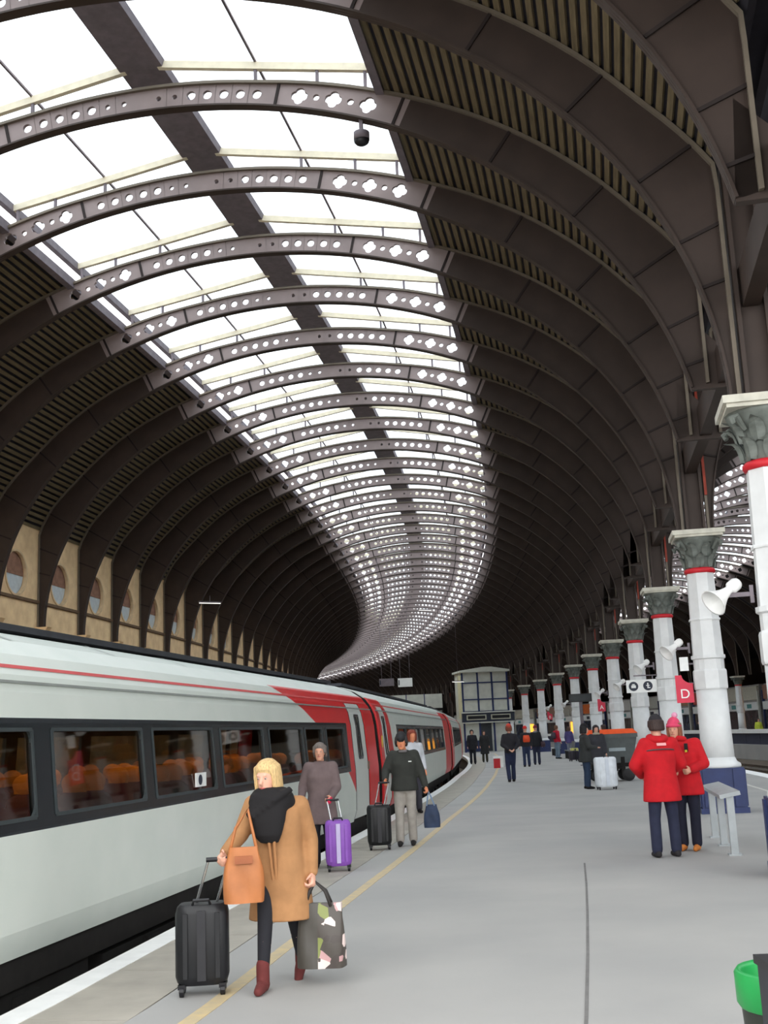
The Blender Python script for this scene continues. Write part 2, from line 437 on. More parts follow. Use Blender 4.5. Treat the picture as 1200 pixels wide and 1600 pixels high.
# valley between the two vaults, carried on the columns
wv = tag(link('trim_1', None), 'brown riveted plates and girder above the column capitals', 'girder', kind='structure')
mb = MB()
mb.prism([(-.48, 6.42), (.48, 6.42), (.40, 7.45), (0.0, 7.02), (-.40, 7.45)], -.03, .03)
SPAND = mb.mesh('bracket_plate', M_web)
mb = MB(); mb.box((0, 0, 6.41), (.96, .10, .04)); SFOOT = mb.mesh('bracket_foot', M_web)
mb = MB()
for x in (-.16, .16): mb.box((x, 0, 6.9), (.05, .30, 3.2))
mb.box((0, 0, 6.9), (.30, .10, 3.2))
PIER = mb.mesh('pier_plate', M_web)
mb = MB(); mb.box((.25, -.10, 7.1), (.05, .05, 2.2)); PIER_STRIP = mb.mesh('red_pier_strip', mat('strip_red_paint', sr(150, 56, 36), .6, .1))  # thin red upright strip beside each pier
for k in range(-4, S_LAST + 1):
    if k % 3: at_s(link('bracket_plate', SPAND, wv), k * SP); at_s(link('bracket_foot', SFOOT, wv), k * SP)
    else: at_s(link('pier_plate', PIER, wv), k * SP); at_s(link('red_pier_strip', PIER_STRIP, wv), k * SP)
mb = MB(); stroke(mb, [(-.10, 6.46), (.10, 6.46), (.10, 6.95), (-.10, 6.95)], s0, S_LAST * SP, SP); mb.build('longitudinal_girder', M_web, wv)
mb = MB(); stroke(mb, [(-.24, 8.5), (.24, 8.5), (.24, 8.75), (-.24, 8.75)], s0, s1, SP); mb.build('valley_gutter', M_deck, wv)

# ================================================================ LEFT WALL with round windows
wall = struct('wall_left', 'sandstone wall with round windows behind the train', 'wall')
OW = OC - 9.06
def ring_pts(r, zc, n=28): return [(r * math.cos(2 * pi * (i + .5) / n), zc + r * math.sin(2 * pi * (i + .5) / n)) for i in range(n)]
ZW, RWN = 6.70, .62
mb = MB(); n = 28; R0 = ring_pts(RWN, ZW); hw = SP / 2
def sqp(p, zc, hx, hz0, hz1):
    x, z = p[0], p[1] - zc; t = 1e9
    if abs(x) > 1e-6: t = min(t, hx / abs(x))
    if z > 1e-6: t = min(t, hz1 / z)
    if z < -1e-6: t = min(t, hz0 / -z)
    return (x * t, zc + z * t)
Q = [sqp(p, ZW, hw, 1.68, 1.75) for p in R0]
for i in range(n):
    j = (i + 1) % n
    mb.quad((0, Q[i][0], Q[i][1]), (0, Q[j][0], Q[j][1]), (0, R0[j][0], R0[j][1]), (0, R0[i][0], R0[i][1]))
    mb.quad((0, R0[i][0], R0[i][1]), (0, R0[j][0], R0[j][1]), (-.3, R0[j][0], R0[j][1]), (-.3, R0[i][0], R0[i][1]))
for cx_, cz_ in ((hw, ZW + 1.75), (-hw, ZW + 1.75), (hw, ZW - 1.68), (-hw, ZW - 1.68)):
    nr = sorted(Q, key=lambda q: (q[0] - cx_) ** 2 + (q[1] - cz_) ** 2)[:2]
    mb.quad((0, nr[0][0], nr[0][1]), (0, cx_, cz_), (0, nr[1][0], nr[1][1]))
WPAN = mb.mesh('wall_panel', M_stone)
mb = MB(); mb.grid([[(.0, *p) for p in ring_pts(RWN + .06, ZW)], [(.03, *p) for p in ring_pts(RWN + .055, ZW)], [(.03, *p) for p in ring_pts(RWN, ZW)], [(-.05, *p) for p in ring_pts(RWN - .02, ZW)]], close_v=True)
WRING = mb.mesh('window_surround', mat('pale_sandstone', sr(224, 196, 156), .85, .1, 4))
low = [p for p in ring_pts(RWN, ZW, 48) if p[1] <= ZW + .02]; upp = [p for p in ring_pts(RWN, ZW, 48) if p[1] >= ZW - .06]
mb = MB(); low.sort(key=lambda p: math.atan2(p[1] - ZW, p[0])); mb.quad(*[(-.09, *p) for p in low]); WLOW = mb.mesh('window_pane', mat('pale_window_glass', sr(206, 216, 220), .25, .06))
mb = MB(); upp.sort(key=lambda p: math.atan2(p[1] - ZW, p[0]) % (2 * pi)); mb.quad(*[(-.075, *p) for p in upp]); WUP = mb.mesh('window_board', mat('brown_window_board', sr(150, 112, 92), .8, .15))
for k in range(-2, 48):
    s = (k + .5) * SP
    for nm, me in (('wall_panel', WPAN), ('window_surround', WRING), ('window_pane', WLOW), ('window_board', WUP)):
        at_s(link(nm, me, wall), s, OW, 0)
mb = MB(); stroke(mb, [(OW, -.95), (OW, 5.02), (OW - .4, 5.02), (OW - .4, -.95)], -2 * SP, 48 * SP, SP); mb.build('wall_base', M_stone, wall)
mb = MB(); stroke(mb, [(OW - .4, 5), (OW - .36, 5), (OW - .36, 8.6), (OW - .4, 8.6)], -2 * SP, 48 * SP, SP); mb.build('wall_backing', M_brickdark, wall)
mb = MB(); stroke(mb, [(OW + .07, 5.95), (OW + .07, 6.03), (OW - .01, 6.05), (OW - .01, 5.93)], -2 * SP, 48 * SP, SP); mb.build('string_course', mat('dark_string_course', sr(112, 90, 68), .8, .1), wall)
mb = MB(); stroke(mb, [(OW, -.95), (OW, 8.6), (OW - .4, 8.6), (OW - .4, -.95)], 48 * SP, 76 * SP, SP); mb.build('wall_base', M_stone, wall)
mb = MB(); mb.prism([(.0, 4.75), (.32, 5.16), (.38, 5.24), (.0, 5.24)], -.16, .16); CORB = mb.mesh('corbel', M_stone)
for k in range(-2, 48): at_s(link('corbel', CORB, wall), k * SP, OW, 0)

# ================================================================ PLATFORM
EDGE = [(-30, -5.5), (-6.3, -5.97), (-2.6, -6.17), (-.9, -6.24), (6.3, -6.46), (11.9, -6.62), (17.4, -6.7), (32, -6.84), (54, -6.55), (75, -6.2), (240, -6.2)]
YEL = [(-30, -4.2), (-6.3, -4.63), (-4, -4.75), (0, -4.9), (9.5, -5.18), (26, -5.3), (37, -5.25), (60, -4.5), (75, -3.6)]
edge = lambda s, a=0.0: lerp_tab(EDGE, s) + a
yel = lambda s, a=0.0: lerp_tab(YEL, s) + a
PE_R = 3.3
floor = struct('floor', 'grey station platform with white edge and yellow safety line', 'platform')
mb = MB(); stroke(mb, [(lambda s: edge(s, .93), -.3), (PE_R - .02, -.3), (PE_R - .02, 0), (lambda s: edge(s, .93), 0)], -14, 230); mb.build('platform_paving', M_plat, floor)
mb = MB(); stroke(mb, [(lambda s: edge(s, .12), -1.0), (PE_R - .12, -1.0), (PE_R - .12, -.28), (lambda s: edge(s, .12), -.28)], -14, 230); mb.build('platform_face', M_brickdark, floor)
s = -14.0
for i in range(70):
    L = 1.52; mb = MB()
    stroke(mb, [(lambda q: edge(q, .0), -.18), (lambda q: edge(q, .92), -.18), (lambda q: edge(q, .92), .001), (lambda q: edge(q, .0), .001)], s + .006, s + L - .006, L)
    mb.build('coping_slab', M_cope, floor); s += L
mb = MB(); stroke(mb, [(lambda q: edge(q, .0), -.18), (lambda q: edge(q, .92), -.18), (lambda q: edge(q, .92), .001), (lambda q: edge(q, .0), .001)], s, 230); mb.build('coping_run', M_cope, floor)
mb = MB(); stroke(mb, [(lambda q: edge(q, .015), .001), (lambda q: edge(q, .24), .001), (lambda q: edge(q, .24), .006), (lambda q: edge(q, .015), .006)], -14, 200, 1.0); mb.build('white_edge_line', M_line, floor)
mb = MB(); stroke(mb, [(lambda q: yel(q, -.055), .0), (lambda q: yel(q, .055), .0), (lambda q: yel(q, .055), .004), (lambda q: yel(q, -.055), .004)], -14, 75, 1.0); mb.build('yellow_safety_line', M_yel, floor)
mb = MB(); jn = lambda q: lerp_tab([(-14, -2.02), (-6.4, -2.24), (.2, -2.44), (8, -2.7)], q)
stroke(mb, [(lambda q: jn(q) - .011, .0), (lambda q: jn(q) + .011, .0), (lambda q: jn(q) + .011, .003), (lambda q: jn(q) - .011, .003)], -14, 1.5); mb.build('paving_joint', mat('paving_joint_tar', sr(120, 118, 116), .9, .1), floor)
mb = MB(); stroke(mb, [(1.70, .0), (1.80, .0), (1.80, .004), (1.70, .004)], -14, 200); mb.build('side_line', mat('pale_side_line', sr(206, 204, 196), .7, .05), floor)
mb = MB(); stroke(mb, [(PE_R - .45, -.2), (PE_R, -.2), (PE_R, .006), (PE_R - .45, .006)], -14, 200); mb.build('side_coping', M_line, floor)
# far platform beyond the tracks
OF = 13.2
mb = MB(); stroke(mb, [(OF, -1), (OF + 22, -1), (OF + 22, 0), (OF, 0)], -6, 230); mb.build('far_platform', M_plat, floor)
bed = tag(link('floor_tracks', None), 'brown track ballast below platform level', 'track bed', kind='structure')
mb = MB(); stroke(mb, [(-45, -1.5), (60, -1.5), (60, -1.02), (-45, -1.02)], -45, 250, 5.0); mb.build('ballast', M_ballast, bed)
def track(oc, sa, sb, sl=True):
    t = thing('railway_track', '', 'track')
    for dx in (-.72, .72):
        mb = MB(); f_ = lambda q, a: oc(q) + a
        stroke(mb, [((lambda q, a=dx - .035: f_(q, a)), -.93), ((lambda q, a=dx + .035: f_(q, a)), -.93), ((lambda q, a=dx + .035: f_(q, a)), -.78), ((lambda q, a=dx - .035: f_(q, a)), -.78)], sa, sb, 2.0)
        mb.build('rail', M_rail, t)
    if sl:
        mb = MB(); mb.box((0, 0, -.97), (2.5, .25, .12)); me = mb.mesh('sleeper', M_sleeper)
        k = 0; q = sa
        while q < sb and k < 110: at_s(link('sleeper', me, t), q, oc(q)); q += .75; k += 1
    return t
tag(track(lambda q: edge(q, -1.55), -12, 120, False), 'railway track under the white and red train')
tag(track(lambda q: PE_R + 1.5, 0, 82), 'railway track just beyond the column row', 'track')
tag(track(lambda q: PE_R + 5.2, 10, 92), 'second railway track, beside the far platform fence', 'track')

# ================================================================ COLUMNS
def column_proto():
    t = thing('iron_column', '', 'column', group='white columns in the curving row')
    mb = MB(); mb.box((0, 0, .05), (.86, .86, .10)); mb.box((0, 0, .45), (.80, .80, .72))
    for x in (-.27, .27):
        for y in (-.41, .41): mb.box((x, y, .45), (.16, .03, .66))
        for y in (-.41, .41): mb.box((y, x, .45), (.03, .16, .66))
    mb.build('plinth', M_blue, t)
    mb = MB(); mb.lathe([(.40, .81), (.41, .84), (.40, .88), (.34, .92), (.305, 1.0)], 24); mb.build('base_ring', M_white, t, True)
    mb = MB(); mb.lathe([(.305, .98), (.295, 1.4), (.285, 2.28)], 24); mb.build('lower_shaft', M_white, t, True)
    mb = MB(); mb.lathe([(.315, 2.26), (.325, 2.29), (.325, 2.60), (.31, 2.63)], 8, rot0=pi / 8)
    mb.lathe([(.285, 2.62), (.285, 2.82), (.32, 2.84), (.32, 2.90)], 16); mb.build('collar', M_white, t)
    mb = MB(); mb.lathe([(.30, 2.88), (.285, 3.5), (.265, 4.50)], 8, rot0=pi / 8)
    mb.lathe([(.305, 3.56), (.31, 3.58), (.305, 3.60)], 8, rot0=pi / 8); mb.build('shaft', M_white, t)
    mb = MB(); mb.lathe([(.275, 4.47), (.295, 4.50), (.295, 4.54), (.27, 4.57)], 16); mb.build('neck_ring', M_red, t, True)
    mb = MB(); mb.lathe([(.26, 4.56), (.27, 4.75), (.32, 4.95), (.42, 5.10), (.44, 5.15)], 16)
    c = mb.build('capital', M_cap, t, True)
    mb = MB()      # one acanthus leaf, curling outward
    rows = []
    for i in range(7):
        u = i / 6; r = .275 + .05 * u + .13 * u ** 4; z = .02 + .30 * u - .05 * max(0, u - .8) * 5; hw = .075 * math.sin(pi * (.18 + .72 * u)) + .004
        rows.append([(r - .012, -hw, z - .012), (r + .03, 0, z), (r - .012, hw, z - .012)])
    mb.grid(rows); mb.grid([[(p[0] - .02, p[1], p[2]) for p in r] for r in rows]); LEAF = mb.mesh('acanthus_leaf', M_cap)
    for tier, n, sc_, z in ((0, 8, 1.0, 4.56), (1, 8, 1.12, 4.76)):
        for i in range(n):
            l = link('acanthus_leaf', LEAF, c, (0, 0, z), 2 * pi * (i + .5 * tier) / n); l.scale = (sc_, sc_, 1)
    mb = MB()
    for a in range(4):      # corner volutes
        q = a * pi / 2 + pi / 4; mb.tube([(math.cos(q) * .36, math.sin(q) * .36, 4.92), (math.cos(q) * .50, math.sin(q) * .50, 5.06), (math.cos(q) * .58, math.sin(q) * .58, 5.02), (math.cos(q) * .55, math.sin(q) * .55, 4.97)], [.03, .045, .045, .03], 8)
    mb.build('volute', M_cap, c)
    mb = MB(); mb.box((0, 0, 5.17), (.90, .90, .05)); mb.box((0, 0, 5.235), (.98, .98, .09)); mb.build('abacus', mat('cream_abacus_paint', sr(206, 204, 190), .6, .08), t)
    return t
ordn = ['first', 'second', 'third', 'fourth', 'fifth', 'sixth', 'seventh', 'eighth', 'ninth', 'tenth', 'eleventh', 'twelfth', 'thirteenth', 'fourteenth']
col0 = column_proto()
for k in range(13):
    c = col0 if k == 0 else copy_tree(col0)
    at_s(c, k * 9.14)
    c['label'] = {0: 'white iron column cut by the picture edge, the largest of the row', 1: 'white iron column on blue plinth behind the grey leaning rail'}.get(k, 'white iron column, %s in the curving row counted from the camera' % ordn[k])
for k in range(2, 11):
    c = copy_tree(col0); at_s(c, k * 9.14, 17.9)
    c['label'] = 'white iron column standing on the platform across the tracks'; c['group'] = 'columns across the tracks'

# horn loudspeakers on the columns
V3 = Vector
mb = MB(); mb.lathe([(.045, 0), (.05, .06), (.07, .14), (.12, .24), (.16, .30), (.165, .31), (.15, .305), (.05, .10)], 18, cap=False); HORN = mb.mesh('horn', mat('white_plastic', sr(240, 240, 238), .4, .03), True)
mb = MB(); mb.lathe([(.0, -.12), (.06, -.12), (.075, -.09), (.075, 0), (.045, .03)], 14); DRV = mb.mesh('driver', MATS['white_plastic'], True)
mb = MB(); mb.bar((0, .0, -.05), (.0, .20, -.05), .03, .05); mb.bar((0, .2, -.12), (0, .2, .06), .05, .05); HBR = mb.mesh('bracket', M_ridge)
for k in range(0, 8):
    t = thing('horn_loudspeaker', 'white horn loudspeaker fixed to the %s white column of the row' % ordn[k], 'loudspeaker', group='horn loudspeakers')
    h_ = link('horn', HORN, t); d_ = link('driver', DRV, t)
    e = (math.radians(70), 0, math.radians(-90 + 62))
    h_.rotation_euler = e; d_.rotation_euler = e
    mb = MB(); mb.bar((0, 0, -.02), (.27, .0, -.02), .03, .05); mb.bar((.28, 0, -.12), (.28, 0, .08), .04, .05); mb.build('bracket', M_ridge, t)
    at_s(t, k * 9.14, -.62, 3.22 if k == 2 else 3.08)
    h_.rotation_euler = V3((-.72, -.42, -.55)).to_track_quat('Z', 'Y').to_euler(); d_.rotation_euler = h_.rotation_euler
    h_.location = d_.location = (.06, 0, .06)

# ================================================================ TRAIN
M_grey = mat('coach_pale_grey', sr(206, 212, 206), .38, .03, 1.2)
M_roofg = mat('coach_roof_grey', sr(196, 200, 198), .42, .10, 1.4, stretch=(3, 1, 1))
M_band = mat('coach_window_band', sr(30, 36, 40), .25, .08)
M_under = mat('underframe_black', sr(30, 28, 26), .85, .2)
M_seat = mat('seat_maroon', sr(96, 30, 26), .85, .15)
M_head = mat('seat_headrest_orange', sr(222, 150, 60), .8, .1)
M_int = mat('coach_interior_cream', sr(190, 160, 112), .7, .08)
M_cglass = glass('coach_window_glass', (.62, .58, .52), .04, .03)
def livery(name, redexpr):
    """grey paint with red ends: red where x passes a slanting line (object coordinates)"""
    m = bpy.data.materials.new(name); m.use_nodes = True; N = m.node_tree.nodes; L = m.node_tree.links; b = N['Principled BSDF']
    b.inputs['Roughness'].default_value = .36
    tc = N.new('ShaderNodeTexCoord'); sp = N.new('ShaderNodeSeparateXYZ'); L.new(tc.outputs['Object'], sp.inputs[0])
    def mth(op, a, c):
        n = N.new('ShaderNodeMath'); n.operation = op
        for i, q in enumerate((a, c)):
            if isinstance(q, (int, float)): n.inputs[i].default_value = q
            else: L.new(q, n.inputs[i])
        return n.outputs[0]
    red = redexpr(mth, sp.outputs[0], sp.outputs[2])
    nz = N.new('ShaderNodeTexNoise'); nz.inputs['Scale'].default_value = 2.0; L.new(tc.outputs['Object'], nz.inputs['Vector'])
    g = N.new('ShaderNodeMix'); g.data_type = 'RGBA'; L.new(nz.outputs['Fac'], g.inputs['Factor']); g.inputs['A'].default_value = (*sr(204, 214, 206), 1); g.inputs['B'].default_value = (*sr(222, 228, 221), 1)
    r_ = N.new('ShaderNodeMix'); r_.data_type = 'RGBA'; L.new(nz.outputs['Fac'], r_.inputs['Factor']); r_.inputs['A'].default_value = (*sr(204, 30, 36), 1); r_.inputs['B'].default_value = (*sr(220, 40, 42), 1)
    mx = N.new('ShaderNodeMix'); mx.data_type = 'RGBA'; L.new(red, mx.inputs['Factor']); L.new(g.outputs['Result'], mx.inputs['A']); L.new(r_.outputs['Result'], mx.inputs['B'])
    L.new(mx.outputs['Result'], b.inputs['Base Color']); return m
# coach local frame: x along, y=0 platform side (negative = away), z up from platform level
LEN = 23.0
PROF = [(-.07, .16), (-.01, .36), (0, .75), (0, 1.08), (-.035, 1.48), (-.065, 1.88), (-.11, 2.12), (-.17, 2.26), (-.30, 2.44), (-.52, 2.59), (-.85, 2.71), (-1.37, 2.77)]
def prof_y(z):
    for (a, b), (c, d) in zip(PROF, PROF[1:]):
        if b <= z <= d: return a + (c - a) * (z - b) / (d - b)
    return PROF[-1][0]
def side(mb, x0, x1, z0, z1, far=False, nz=3, nx=1, out=0.0, th=.05):
    zs = sorted({z0, z1} | {b for a, b in PROF if z0 < b < z1})
    f = (lambda y: -2.74 - y) if far else (lambda y: y)
    o1 = -out if far else out; t = th if far else -th
    A = [(f(prof_y(z)) + o1, z) for z in zs]; B = [(y + t, z) for y, z in reversed(A)]
    poly = A + B; n = len(mb.v); rows = [[(x, y, z) for y, z in poly] for x in (x0, x1)]
    mb.grid(rows, close_v=True); mb.quad(*rows[0]); mb.quad(*reversed(rows[1]))
def coach(name, label, redx, wins, doors, x_end0, seats):
    # specs are given from the near end; the coach's own x axis runs from its far end towards the camera
    wins = sorted((LEN - b, LEN - a) for a, b in wins); doors = [(LEN - b, LEN - a) for a, b in doors]
    redexpr = lambda m_, x, z: redx(m_, m_('SUBTRACT', LEN, x), z)
    t = thing(name, label, 'train')
    ML = livery(name + '_livery', redexpr)
    spans = []; cur = 0.0
    dl = sorted(doors)
    for far in (False, True):
        segs = []; cur = 0.0
        for a, b in dl: segs.append((cur, a)); cur = b
        segs.append((cur, LEN))
        for a, b in segs:
            if b - a < .02: continue
            mb = MB(); side(mb, a, b, .16, 1.06, far); mb.build('lower_panel', ML, t)
            mb = MB(); side(mb, a, b, 1.92, 2.30, far); mb.build('upper_panel', ML, t)
            ws = [w_ for w_ in wins if a < w_[0] and w_[1] < b]
            if not ws:
                mb = MB(); side(mb, a, b, 1.06, 1.92, far); mb.build('end_panel', ML, t); continue
            bx0, bx1 = ws[0][0] - .28, ws[-1][1] + .28
            for p, q in ((a, bx0), (bx1, b)):
                if q - p > .03: mb = MB(); side(mb, p, q, 1.06, 1.92, far); mb.build('end_panel', ML, t)
            mb = MB(); side(mb, bx0, bx1, 1.06, 1.16, far); side(mb, bx0, bx1, 1.83, 1.92, far)
            xs = [bx0] + [v for w_ in ws for v in w_] + [bx1]
            for i in range(0, len(xs), 2): side(mb, xs[i], xs[i + 1], 1.16, 1.83, far)
            mb.build('window_band', M_band, t)
            for p, q in ws:
                mb = MB(); side(mb, p - .01, q + .01, 1.15, 1.84, far, out=-.022, th=.008); g = mb.build('window', M_cglass, t)
                if not far:
                    mb = MB(); y1, y2 = prof_y(1.16), prof_y(1.83)
                    for (x_, z_, sx, sz) in ((p, 1.16, 1, 1), (q, 1.16, -1, 1), (p, 1.83, 1, -1), (q, 1.83, -1, -1)):   # rounded corners
                        arc = [(x_ + sx * .10 * (1 - math.sin(k * pi / 10)), z_ + sz * .10 * (1 - math.cos(k * pi / 10))) for k in range(6)]
                        poly = [(x_, z_)] + arc; yy = prof_y(z_)
                        mb.prism(poly, yy - .02, yy + .004)
                    y1 = prof_y(1.16)
                    mb.bar((p, y1 + .004, 1.16), (q, y1 + .004, 1.16), .012, .03); mb.bar((p, y2 + .004, 1.83), (q, y2 + .004, 1.83), .012, .03)
                    for x_ in (p, q): mb.bar((x_, y1 + .004, 1.16), (x_, y2 + .004, 1.83), .03, .012)
                    mb.build('window_frame', mat('window_rubber', sr(58, 66, 68), .5, .1), g)
    mb = MB(); top = [(y, z) for y, z in PROF if z >= 2.26]; top[0] = (prof_y(2.30), 2.30)
    poly = top + [(-2.74 - y, z) for y, z in reversed(top[:-1])] + [(-2.55, 2.30), (-.22, 2.30)]
    inner = [(y * .96 - .055, z - .06) for y, z in poly[:-2]]
    ring = poly[:-2] + inner[::-1]
    rows = [[(x, y, z) for y, z in ring] for x in (.04, LEN - .04)]; mb.grid(rows, close_v=True); mb.quad(*rows[0]); mb.quad(*reversed(rows[1]))
    rf = mb.build('roof', livery(name + '_roof_livery', lambda m_, x, z: m_('MULTIPLY', redexpr(m_, x, z), m_('LESS_THAN', z, 2.47))), t)
    for p in rf.data.polygons: p.use_smooth = False
    x = 1.2
    while x < LEN - 1:   # roof panel ribs
        mb = MB(); q = [(y + .008, z + .006) for y, z in top[2:]] + [(-2.74 - y - .008, z + .006) for y, z in reversed(top[2:-1])]
        rows = [[(xx, y, z) for y, z in q] for xx in (x, x + .05)]; mb.grid(rows)
        mb.build('roof_seam', mat('roof_seam_grey', sr(170, 174, 174), .5, .08), rf); x += 2.15
    mb = MB(); mb.bar((.3, -1.37, 2.78), (LEN - .3, -1.37, 2.78), 1.0, .06); mb.build('roof_duct', mat('roof_duct_dark', sr(58, 60, 66), .7, .1), rf)
    mb = MB()
    side(mb, .05, LEN - .05, 2.315, 2.345, out=.006, th=.004); mb.build('red_stripe', mat('thin_red_stripe', sr(206, 84, 84), .5, .05), t)
    mb = MB(); mb.bar((.05, prof_y(2.2) + .012, 2.2), (LEN - .05, prof_y(2.2) + .012, 2.2), .02, .02); mb.build('gutter', mat('gutter_grey', sr(150, 156, 152), .5, .05), t)
    # ends
    for x0, x1 in ((0, .06), (LEN - .06, LEN)):
        mb = MB(); P = [(y - .04, z) for y, z in PROF] + [(-2.70 - y, z) for y, z in reversed(PROF[:-1])]
        mb.prism(P, x0, x1, axes='yz'); mb.build('end_wall', M_under, t)
    mb = MB(); mb.box((LEN + .22, -1.37, 1.25), (.5, 1.3, 2.2)); mb.build('gangway', M_under, t)
    # doors
    for a, b in dl:
        for far in (False, True):
            mb = MB(); side(mb, a + .04, a + .10, .12, 2.30, far, out=-.01); side(mb, b - .10, b - .04, .12, 2.30, far, out=-.01); mb.build('door_jamb', M_band, t)
            mb = MB(); c = (a + b) / 2; hw_ = .17
            side(mb, a + .10, c - hw_, .20, 2.30, far, out=-.012); side(mb, c + hw_, b - .10, .20, 2.30, far, out=-.012); side(mb, c - hw_, c + hw_, .20, 1.28, far, out=-.012); side(mb, c - hw_, c + hw_, 2.06, 2.30, far, out=-.012)
            d_ = mb.build('door', M_grey, t)
            mb = MB(); side(mb, c - hw_, c + hw_, 1.28, 2.06, far, out=-.03, th=.01); mb.build('door_window', glass('door_glass', (.3, .3, .3), .08), d_)
            if not far:
                mb = MB(); yy = prof_y(1.6)
                for z_ in (1.28, 2.06): mb.bar((c - hw_, prof_y(z_) - .004, z_), (c + hw_, prof_y(z_) - .004, z_), .02, .05)
                for x_ in (c - hw_, c + hw_): mb.bar((x_, prof_y(1.28) - .004, 1.28), (x_, prof_y(2.06) - .004, 2.06), .05, .02)
                mb.build('door_window_frame', M_band, d_)
                mb = MB(); mb.bar((a + .16, .01, 1.05), (a + .16, .01, 1.2), .03, .03); mb.build('door_handle', M_rail, d_)
    # interior
    mb = MB(); mb.box((LEN / 2, -1.37, .22), (LEN - .2, 2.5, .08)); mb.build('interior_floor', mat('coach_carpet', sr(84, 40, 36), .9, .1), t)
    mb = MB(); mb.box((LEN / 2, -1.37, 2.22), (LEN - .2, 2.2, .04)); mb.build('interior_ceiling', M_int, t)
    mb = MB(); mb.box((LEN / 2, -.62, 2.17), (LEN - 1, .10, .03)); mb.box((LEN / 2, -2.1, 2.17), (LEN - 1, .10, .03)); mb.build('ceiling_lamp', emit('coach_lamp', (1.0, .72, .38), 2.6), t)
    for yy in (-.42, -2.32):
        mb = MB(); mb.box((LEN / 2, yy, 1.98), (LEN - .4, .36, .05)); mb.build('luggage_rack', M_int, t)
    if seats:
        mb = MB(); mb.box((0, 0, .42), (.46, .44, .14)); mb.hexa([(.12, -.22, .44), (.26, -.22, .44), (.26, .22, .44), (.12, .22, .44), (.28, -.20, 1.16), (.38, -.20, 1.16), (.38, .20, 1.16), (.28, .20, 1.16)]); mb.ball((.33, 0, 1.17), (.06, .20, .12))
        sm = mb.mesh('seat', M_seat)
        mb = MB(); mb.ball((.33, 0, 1.36), (.05, .13, .10)); mb.box((.335, 0, 1.31), (.06, .20, .06), Matrix.Rotation(.14, 3, 'Y')); hm = mb.mesh('headrest', M_head)
        mb = MB(); mb.box((0, 0, .95), (.62, .78, .03)); mb.box((0, -.3, .6), (.05, .05, .7)); tm = mb.mesh('table', M_int)
        i = 0; x = 1.9
        while x < LEN - 2.6:
            for y in (-.40, -.88, -1.86, -2.34):
                s_ = link('seat', sm, t, (x, y, 0), pi if i % 2 else 0); link('headrest', hm, s_)
            if i % 4 == 3:
                for y in (-.62, -2.12): link('table', tm, t, (x - 1.05, y, 0))
            x += 1.05; i += 1
    # running gear
    mb = MB(); mb.box((LEN / 2, -1.37, .05), (LEN - .1, 2.5, .26)); mb.build('underframe', M_under, t)
    for i, (a, b) in enumerate(((6.2, 8.4), (8.6, 10.4), (10.7, 13.0), (13.3, 15.6))):
        mb = MB(); mb.box(((a + b) / 2, -.45, -.36), (b - a, .55, .52 if i % 2 else .44)); mb.box(((a + b) / 2, -.16, -.30), (.35, .06, .3)); mb.build('equipment_case', M_under, t)
    for c in (3.5, LEN - 3.5):
        mb = MB(); mb.box((c, -.42, -.36), (3.0, .12, .26)); mb.box((c, -1.37, -.30), (1.2, 2.0, .25)); mb.box((c, -.40, -.12), (.5, .2, .3)); bg = mb.build('bogie', M_under, t)
        for dx in (-1.3, 1.3):
            for y in (-.65, -2.09):
                mb = MB(); mb.lathe([(.42, -.06), (.46, -.05), (.46, .05), (.44, .07), (.12, .09)], 20); mb.v = [(v[0] + c + dx, v[2] + y, v[1] - .33) for v in mb.v]; mb.build('wheel', M_rail, bg)
    return t
def place_coach(t, A, B):
    d = Vector((B[0] - A[0], B[1] - A[1], 0)).normalized() * LEN; t.location = (A[0] + d.x, A[1] + d.y, 0); d = -d; t.rotation_euler = (0, 0, math.atan2(d.y, d.x)); return t
_A, _B = Vector((-3.0, 7.71)), Vector((-.92, 19.94)); _d = (_B - _A).normalized()
X0 = -7.1       # start of the near coach along the line A-B
def red1(m_, x, z):   # x local; red towards the far end
    q = m_('SUBTRACT', z, .47); r = m_('SUBTRACT', z, 1.19)
    lim = m_('SUBTRACT', m_('SUBTRACT', 13.8 - X0, m_('MULTIPLY', q, 1.53)), m_('MULTIPLY', m_('MULTIPLY', q, r), .685))
    return m_('GREATER_THAN', x, lim)
def red2(m_, x, z): return m_('MAXIMUM', m_('LESS_THAN', x, m_('SUBTRACT', 2.75, m_('MULTIPLY', z, .35))), m_('GREATER_THAN', x, m_('ADD', 19.6, m_('MULTIPLY', z, .25))))
w1 = [(a - X0, b - X0) for a, b in ((-5.0, -3.2), (-2.8, -1.0), (-.65, 1.28), (1.62, 3.52), (3.80, 5.66), (5.94, 7.74), (8.04, 9.88), (10.06, 11.2), (11.5, 12.9))]
nc = coach('train_coach', 'nearest white coach with red swoosh at its door end', red1, w1, [(13.55 - X0, 14.95 - X0)], 0, True)
place_coach(nc, _A + _d * X0, _B)
w2 = [(3.6 + 2.0 * i, 5.4 + 2.0 * i) for i in range(8)]
c2 = coach('train_coach', 'second coach with red end doors beside the man in the cap', red2, w2, [(.45, 1.55)], 0, True)
p0 = _A + _d * (LEN + X0 + .55); p1 = W(34.2, -7.02)
place_coach(c2, p0, (p1.x, p1.y))
c3 = coach('train_coach', 'farthest coach of the train, mostly hidden by the curve', red2, w2, [(.45, 1.55)], 0, False)
q0 = W(34.9, -7.0); q1 = W(57.5, -6.75)
place_coach(c3, (q0.x, q0.y), (q1.x, q1.y))

